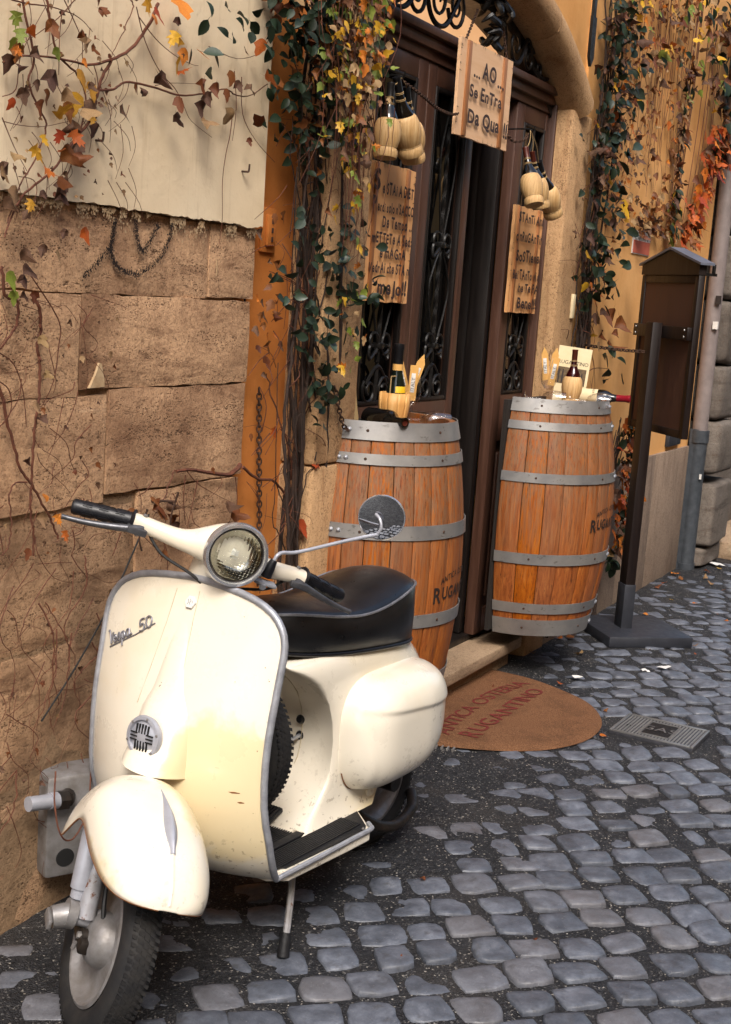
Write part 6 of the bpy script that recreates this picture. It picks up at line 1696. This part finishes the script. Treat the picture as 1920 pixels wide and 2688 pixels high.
# dry stems at the foot of the stone wall
v = Vine('creeper', 'nearly leafless dry creeper on the stone blocks left of and behind the scooter', (2.4, 1.99, .6))
for i, st in enumerate(STEM_LOW):
    th = .007 if i == 7 else (.004 if i in (0, 2, 4) else .002)
    if i in (0, 2, 4, 5, 7, 8): v.stem([W3(p, 1.975) for p in st], th, th*.6, 'twig', 6, .003)
    else: v.twig([W3(p, 1.975) for p in st], th*.8)
for x, z, r_, c in LEAF_LOW: v.leaf((x, 1.965-.02*vr.random(), z+r_*.3), r_*1.1, NAME[c])
for k in range(120):
    x, z = (vr.uniform(2.1, 2.42), vr.uniform(.25, 1.5)) if k < 75 else (vr.uniform(2.55, 3.1), vr.uniform(.5, 1.05))
    a = vr.gauss(-1.57, 1.0); L = vr.uniform(.05, .2); y = 1.978
    v.twig([(x, y, z), (x+L*.3*math.cos(a)+vr.gauss(0, .02), y-.012, z+L*.3*math.sin(a)), (x+L*.7*math.cos(a)+vr.gauss(0, .02), y-.008, z+L*.7*math.sin(a)+vr.gauss(0, .01)), (x+L*math.cos(a), y, z+L*math.sin(a))], vr.uniform(.0006, .0014))
for k in range(16):
    x, z = vr.uniform(2.15, 2.5), vr.uniform(.3, .95); a = vr.uniform(-2.2, -.6)
    v.stem([(x, 1.975, z), (x+.10*math.cos(a)+vr.gauss(0, .03), 1.955, z+.09*math.sin(a)), (x+.12*math.cos(a)+vr.gauss(0, .04), 1.962, z+.17*math.sin(a)), (x+.16*math.cos(a)+.03, 1.965, z+.26*math.sin(a))], vr.uniform(.0010, .0022), None, 'twig', 5, .003)
for k in range(60): v.leaf((vr.uniform(2.1, 2.5), 1.97, vr.uniform(.2, 1.45)), vr.uniform(.004, .010), vr.choice(('brown', 'rust', 'tan', 'brown')))
v.stem([(2.27, 1.93, .40), (2.235, 1.90, .34), (2.235, 1.88, .27), (2.28, 1.88, .245), (2.34, 1.89, .29), (2.385, 1.92, .38)], .0022, .0018, 'twig', 6, .001)
v.done()

# climber on the orange strip left of the doorway: bundle of trunks, evergreen and autumn leaves above
v = Vine('climbing_vine', 'thick twisting climber with dark evergreen and yellow leaves between stone wall and door', (3.38, 2.0, 0))
for k in range(12):
    x0 = 3.36+vr.gauss(0, .06); y0 = 1.985-abs(vr.gauss(0, .022)); pts = []; ph = vr.uniform(0, 6)
    zt = vr.uniform(1.9, 2.6); n = 9
    for i in range(n):
        z = zt*i/(n-1); pts.append((x0+.032*math.sin(z*3.3+ph)+.012*math.sin(z*9+k)+(.03*(z/2.4)*vr.uniform(-1, 1)), y0+.022*math.cos(z*3.3+ph), z))
    v.stem(pts, vr.uniform(.004, .009)*(1.7 if k < 3 else 1), vr.uniform(.002, .005), 'bark', 7, .005, 7)
for k in range(26):
    z0 = vr.uniform(.3, 1.8); x0 = 3.37+vr.gauss(0, .05); pts = []
    dx = vr.choice((-1, 1))*vr.uniform(.03, .2)
    for i in range(5): pts.append((x0+dx*i/4+vr.gauss(0, .02), 1.96-.03*vr.random(), z0+vr.uniform(.15, .35)*i/2))
    v.stem(pts, vr.uniform(.002, .004), .0012, 'bark', 6, .003, 4)
for k in range(110):
    x, z = vr.uniform(3.12, 3.52), vr.uniform(.4, 2.0); a = vr.uniform(0, 6.28); L = vr.uniform(.06, .2); y = 1.98-.05*vr.random()
    v.twig([(x, y, z), (x+L*.5*math.cos(a), y-.03*vr.random(), z+L*.5*math.sin(a)+.01), (x+L*math.cos(a), y, z+L*math.sin(a))], vr.uniform(.0008, .0018))
v.stem([(3.08, 1.985, 1.04), (3.16, 1.985, 1.0), (3.25, 1.985, .985), (3.33, 1.985, .93)], .0045, .0035, 'twig', 7, .003)
v.stem([(3.345, 1.98, .98), (3.30, 1.97, 1.08), (3.22, 1.975, 1.20), (3.17, 1.985, 1.30)], .003, .002, 'twig')
# evergreen mass high up
for k in range(620):
    z = vr.triangular(1.78, 2.56, 2.38); cx = interp(z, [1.75, 1.95, 2.15, 2.35, 2.6], [3.30, 3.27, 3.25, 3.22, 3.20]); sp_ = interp(z, [1.75, 1.95, 2.2, 2.6], [.10, .14, .17, .22])
    x = cx+vr.gauss(0, sp_*.75); y = 1.965-abs(vr.gauss(0, .055))
    if x < 2.96 + max(0, (2.1-z)*.3): continue
    v.leaf((x, y, z), vr.uniform(.015, .026), vr.choice(('green', 'green', 'green', 'green', 'green2', 'rust')), .35, 1.1)
for x, z, r_, c in LEAF_DARK: v.leaf((x, 1.94-.03*vr.random(), z), r_*1.25, vr.choice(('green', 'green', 'green2')), .3, 1.0)
# autumn leaves hanging in front of it, thickest toward the doorway
for k in range(420):
    z = vr.triangular(1.72, 2.55, 2.34); cx = interp(z, [1.7, 1.85, 2.0, 2.2, 2.4, 2.6], [3.38, 3.36, 3.31, 3.30, 3.28, 3.24]); x = cx+vr.gauss(0, .085)
    if x > 3.44 and z < 2.26: x = 3.44-vr.uniform(0, .2)
    y = 1.885-vr.uniform(0, .10)
    v.leaf((x, y, z), vr.uniform(.009, .0205), vr.choice(('yellow', 'yellow', 'yellow', 'orange', 'rust', 'tan', 'rust', 'brown', 'brown', 'tan', 'lime') if vr.random() < .9 else ('lime',)), .8, .9)
for k in range(60):
    x = 3.30+vr.gauss(0, .10); z = vr.uniform(1.95, 2.55); L = vr.uniform(.15, .45)
    v.twig([(x, 1.87-.06*vr.random(), z), (x+vr.gauss(.02, .03), 1.84, z-L*.5), (x+vr.gauss(.05, .04), 1.86, z-L)], vr.uniform(.0009, .0017))
# sprays of blue-green leaves lower down
for cx, cz, n, s in ((3.323, 1.419, 22, .075), (3.183, 1.739, 9, .05), (3.346, 1.236, 20, .05), (3.44, 1.60, 20, .075), (3.10, 1.57, 8, .045), (3.62, 1.555, 10, .05), (3.40, 1.29, 12, .05), (3.265, 1.47, 16, .06), (3.04, 1.583, 3, .02), (3.47, 1.75, 14, .06), (3.50, 1.50, 9, .06), (3.30, 1.64, 14, .08), (3.40, 1.66, 12, .06)):
    a0 = vr.uniform(0, 6)
    for k in range(n):
        v.leaf((cx+vr.gauss(0, s*.75), 1.93-.06*vr.random(), cz+vr.gauss(0, s*.75)), vr.uniform(.016, .026), vr.choice(('green2', 'green2', 'green')), .2, 1.2)
    v.twig([(3.38, 1.97, cz-.06), ((3.38+cx)/2, 1.94, cz-.02), (cx, 1.91, cz)], .0022)
for k in range(26): v.leaf((3.46+vr.gauss(0, .06), 1.90-.03*vr.random(), vr.uniform(1.30, 1.72)), vr.uniform(.012, .020), vr.choice(('lime', 'yellow', 'tan', 'lime', 'orange')), .7)
for k in range(18): v.leaf((3.17+vr.gauss(0, .05), 1.98, vr.uniform(1.3, 1.75)), vr.uniform(.010, .022), vr.choice(('rust', 'rust', 'brown', 'orange')), .7)
for x, z, r_ in ((3.42, 1.045, .03), (3.36, .86, .028), (3.18, 1.15, .02)): v.leaf((x, 1.95, z), r_, vr.choice(('rust', 'red')))
v.done()

# climber right of the doorway
v = Vine('climbing_vine', 'tangled climber with glossy dark leaves right of the doorway above the right barrel', (5.63, 1.94, 0))
for k in range(14):
    x0 = 5.70+vr.gauss(0, .06); pts = []; ph = vr.uniform(0, 6); z0 = vr.uniform(.9, 1.2) if k > 4 else .05; zt = vr.uniform(2.4, 3.5)
    for i in range(10):
        z = lerp(z0, zt, i/9); pts.append((x0+.035*math.sin(z*3+ph)+.015*math.sin(z*8+k), 1.93-.03*vr.random(), z))
    v.stem(pts, vr.uniform(.004, .009), .003, 'bark', 7, .006, 6)
for k in range(40):
    x, z = 5.72+vr.gauss(0, .10), vr.uniform(1.0, 2.6); a = vr.uniform(0, 6.28); L = vr.uniform(.08, .3); y = 1.93
    v.twig([(x, y, z), (x+L*.5*math.cos(a), y-.05*vr.random(), z+L*.5*math.sin(a)+.02), (x+L*math.cos(a), y, z+L*math.sin(a))], vr.uniform(.0012, .0026))
for k in range(380):
    z = vr.triangular(1.55, 3.1, 2.65); x = 5.66+vr.gauss(0, .09)+(.05 if z > 2.3 else 0); v.leaf((x, 1.91-abs(vr.gauss(0, .05)), z), vr.uniform(.017, .031), vr.choice(('green', 'green', 'green2', 'green', 'brown')), .3, 1.1)
for cx, cz, n, s in ((5.95, 2.50, 8, .06), (5.84, 2.24, 12, .08), (5.90, 1.87, 9, .05), (5.76, 1.70, 13, .07), (5.60, 1.80, 8, .06), (6.0, 1.28, 8, .06), (5.85, 2.08, 7, .06), (5.62, 1.64, 8, .05)):
    for k in range(n): v.leaf((cx+vr.gauss(0, s), 1.88-.05*vr.random(), cz+vr.gauss(0, s*.8)), vr.uniform(.030, .045), vr.choice(('green', 'green2')), .2, 1.2)
    v.twig([(5.68, 1.92, cz-.06), ((5.68+cx)/2, 1.90, cz), (cx, 1.87, cz)], .003)
for k in range(70): v.leaf((5.80+vr.gauss(0, .14), 1.90-.04*vr.random(), vr.uniform(1.4, 2.9)), vr.uniform(.016, .032), vr.choice(('rust', 'tan', 'brown', 'orange', 'yellow')), .8)
for x, z, c in ((6.06, 1.55, 'rust'), (6.04, 1.40, 'rust'), (6.18, 1.52, 'rust'), (6.05, 2.05, 'yellow'), (5.85, 1.52, 'tan')): v.leaf((x, 1.90, z), .045, c)
v.done()

# hanging creeper with thin strings on the right part of the wall
v = Vine('creeper', 'hanging autumn creeper of thin strings and olive leaves on the right orange wall', (6.6, 1.94, 2.4))
for k in range(30):
    x = vr.choice((6.05, 6.2, 6.35, 6.45, 6.5, 6.55, 6.75, 6.95))+vr.gauss(0, .05); z1 = vr.uniform(2.9, 3.4); z0 = vr.uniform(1.95, 2.5); pts = []
    for i in range(6): pts.append((x+vr.gauss(0, .025), 1.945-.02*vr.random(), lerp(z1, z0, i/5)))
    v.twig(pts, vr.uniform(.0009, .0020), 5)
for k in range(520):
    x = vr.choice((6.0, 6.1, 6.25, 6.45, 6.55, 6.8, 6.95))+vr.gauss(0, .09); z = vr.uniform(1.92, 3.2); v.leaf((x, 1.93-.03*vr.random(), z), vr.uniform(.008, .024), vr.choice(('rust', 'rust', 'brown', 'orange', 'rust', 'tan')), .8)
for k in range(190):
    x = vr.uniform(5.8, 7.6); v.leaf((x, 1.90-.06*vr.random(), vr.triangular(2.6, 3.3, 3.1)), vr.uniform(.018, .036), vr.choice(('lime', 'yellow', 'green', 'rust', 'tan', 'brown')), .8)
for k in range(60):
    x = 6.62+vr.gauss(0, .13); v.leaf((x, 1.925, 1.96+abs(vr.gauss(0, .07))), vr.uniform(.012, .026), vr.choice(('rust', 'brown', 'rust', 'tan')), .8)
for k in range(40):
    z = vr.uniform(2.1, 2.85); x = 6.98+.10*(z-2.3)+vr.gauss(0, .03); v.leaf((x, 1.91, z), vr.uniform(.022, .042), vr.choice(('tan', 'brown', 'green', 'rust')), .9)
v.done()
v = Vine('creeper', 'orange red creeper cascading beside the drainpipe at the right edge', (7.4, 1.92, 2.4))
for k in range(170):
    z = vr.uniform(1.93, 2.62); cx = interp(z, [1.93, 2.1, 2.3, 2.6], [7.10, 7.25, 7.42, 7.62]); x = cx+vr.gauss(0, .085); v.leaf((x, 1.90-.08*vr.random(), z), vr.uniform(.022, .040), vr.choice(('red', 'red', 'orange', 'red', 'rust')), .9, .6)
for k in range(150):
    z = vr.uniform(2.45, 3.4); x = 7.72+vr.gauss(0, .13); v.leaf((x, 1.89-.08*vr.random(), z), vr.uniform(.032, .055), vr.choice(('green', 'green', 'brown', 'rust')), .9, .6)
for k in range(40):
    z = vr.uniform(1.95, 2.2); v.leaf((7.02+vr.gauss(0, .05), 1.91, z), vr.uniform(.025, .04), vr.choice(('yellow', 'lime', 'tan', 'green')), .9, .6)
for k in range(14):
    x = 7.3+vr.gauss(0, .25); v.twig([(x, 1.93, 3.2), (x-.06, 1.92, 2.6), (x-.14, 1.93, 2.0)], .003)
v.done()
# leafy stems at the foot of the wall behind the right barrel
v = Vine('climbing_vine', 'low leafy stems at the wall foot between right barrel and menu stand', (6.35, 1.93, 0))
for k in range(16):
    x0 = 6.02+vr.gauss(0, .10); pts = [(x0, 1.89, 0)]
    for i in range(1, 6): pts.append((lerp(x0, 6.42+vr.gauss(0, .07), i/5)+vr.gauss(0, .02), 1.91, vr.uniform(.85, 1.05)*i/5))
    v.stem(pts, vr.uniform(.004, .010), .002, 'bark', 6, .006, 5)
for k in range(130): v.leaf((6.42+vr.gauss(0, .075), 1.88-.05*vr.random(), vr.uniform(.35, 1.02)), vr.uniform(.018, .038), vr.choice(('orange', 'rust', 'orange', 'tan', 'green', 'red', 'brown')), .6)
for cx, cz in ((6.50, .77), (6.40, .985), (6.45, .60), (6.30, .30)):
    for k in range(9): v.leaf((cx+vr.gauss(0, .05), 1.86, cz+vr.gauss(0, .045)), vr.uniform(.028, .042), 'green', .3, 1.1)
v.done()

# ------------------------------------------------------------------ cables on the left wall
def cable(label, pts, r_=.003):
    b = MB(); P0 = Vector(pts[0]); b.tube([p-P0 for p in spline(pts, 8)], r_, 6); o = b.obj('cable', MAT['cable']); o.location = P0; tag(o, label, 'cable')
cable('black cable running down the edge of the stone blocks', [(3.128, 2.04, 2.02), (3.124, 2.035, 1.8), (3.12, 2.035, 1.55), (3.112, 2.03, 1.25), (3.105, 2.02, 1.05)])
cable('thin black cable slanting down the stone wall behind the handlebar', [(2.63, 1.965, .96), (2.56, 1.962, .86), (2.47, 1.96, .74), (2.36, 1.96, .62), (2.25, 1.96, .52)], .0025)
# ------------------------------------------------------------------ litter: dry leaves and scraps of paper on the ground
FALLEN = ['pale curled leaf right below the right barrel against the wall foot', 'large pale leaf on the cobbles between right barrel and menu stand', 'orange leaf beside the right corner of the doormat', 'tiny orange leaf at the rounded right edge of the doormat, nearer the door', 'small rust leaf at the rounded right edge of the doormat, nearer the street', 'orange leaf at the outermost tip of the doormat', 'small rust leaf just in front of the menu stand base', 'pale leaf at the street corner of the menu stand base', 'orange leaf close behind the menu stand post', 'yellow leaf on the cobbles well behind the menu stand', 'orange leaf on the cobbles behind the menu stand, street side of the yellow one', 'small orange leaf far out in the street right of the menu stand', 'larger orange leaf far out in the street right of the menu stand', 'big orange leaf at the foot of the dado left of the drainpipe', 'rust leaf in front of the drainpipe foot', 'bright orange leaf between drainpipe and corner stone', 'pale leaf in the street before the drainpipe', 'pale leaf further out in the street before the drainpipe', 'orange leaf in the street left of the drainpipe', 'large rust leaf heaped behind the right barrel at the vine foot', 'orange leaf heaped at the vine foot behind the right barrel', 'tiny orange speck of leaf at the outer corner of the stand base', 'rust leaf lying on the doormat lettering', 'rust leaf by the wall behind the front wheel', 'orange leaf by the wall under the utility box', 'small rust leaf left of the front wheel near the wall', 'brown leaf in the shadow by the wall behind the scooter', 'small rust leaf on the grit beside the kickstand', 'tiny rust leaf on the cobbles in the street before the scooter', 'tiniest rust leaf on the open cobbles in the foreground', 'rust leaf between the vine foot and the stand base', 'pale leaf between the vine foot and the stand base', 'rust leaf along the dado halfway to the drainpipe', 'orange leaf along the dado next to the drainpipe', 'yellow leaf at the base of the grey corner stones', 'rust leaf at the dado just past the menu stand', 'brown leaf against the dado past the menu stand']
def litter():
    spots = [(5.43, 1.90, 't', .022), (5.59, 1.74, 't', .035), (5.05, 1.64, 'o', .022), (4.83, 1.44, 'o', .012), (4.83, 1.39, 'r', .016), (4.54, 1.31, 'o', .02), (5.87, 1.51, 'r', .016), (6.1, 1.36, 't', .022), (6.57, 1.72, 'o', .026), (7.04, 1.71, 'y', .02), (7.07, 1.6, 'o', .024), (6.9, 1.43, 'o', .016), (6.8, 1.36, 'o', .026), (7.77, 1.91, 'o', .045), (7.71, 1.84, 'r', .03), (8.01, 1.75, 'o', .04), (7.78, 1.71, 't', .03), (7.66, 1.63, 't', .03), (7.51, 1.55, 'o', .02), (5.81, 1.86, 'r', .04), (5.76, 1.91, 'o', .03), (5.96, 1.31, 'o', .012), (4.78, 1.85, 'r', .02), (2.50, 1.93, 'r', .018), (2.56, 1.95, 'o', .022), (2.30, 1.87, 'r', .018), (2.62, 1.90, 'b', .02), (3.05, 1.32, 'r', .016), (2.62, 1.18, 'r', .012), (2.9, .95, 'r', .010), (6.0, 1.9, 'r', .03), (5.9, 1.92, 't', .03), (7.3, 1.88, 'r', .03), (7.45, 1.86, 'o', .03), (8.15, 1.70, 'y', .03), (6.55, 1.86, 'r', .025), (6.75, 1.9, 'b', .03)]
    for i, (x, y, c, r_) in enumerate(spots):
        col = NAME[c]; o = link_mesh('fallen_leaf', leaf_data(vr.choice(SHAPE[col]), col))
        a = vr.uniform(0, 6.28); o.rotation_euler = (vr.gauss(0, .25), vr.gauss(0, .25), a); o.scale = (r_, r_, r_)
        o.location = (x, y, grit_z(x, y)+.010+r_*.15)
        tag(o, FALLEN[i], 'leaf', 'fallen leaves on the cobbles')
    for i, (x, y, w, h, lab) in enumerate(((5.17, 1.62, .035, .02, 'crumpled white paper scrap by the right end of the doormat'), (5.50, 1.42, .03, .014, 'thin white paper strip on the cobbles before the menu stand'), (5.62, 1.37, .04, .025, 'folded white paper scrap on the cobbles before the menu stand'), (8.29, 1.765, .06, .05, 'crumpled pale paper by the corner stone at the right edge'))):
        b = MB(); r = random.Random(i); b.grid(lambda u, q: ((u-.5)*2*w*.6, (q-.5)*2*h, .004+.010*r.random()), 4, 3)
        o = b.obj('paper_scrap', MAT['white_paper'], smooth=False); o.location = (x, y, grit_z(x, y)+.008); o.rotation_euler = (0, 0, r.uniform(0, 3)); tag(o, lab, 'paper')
litter()
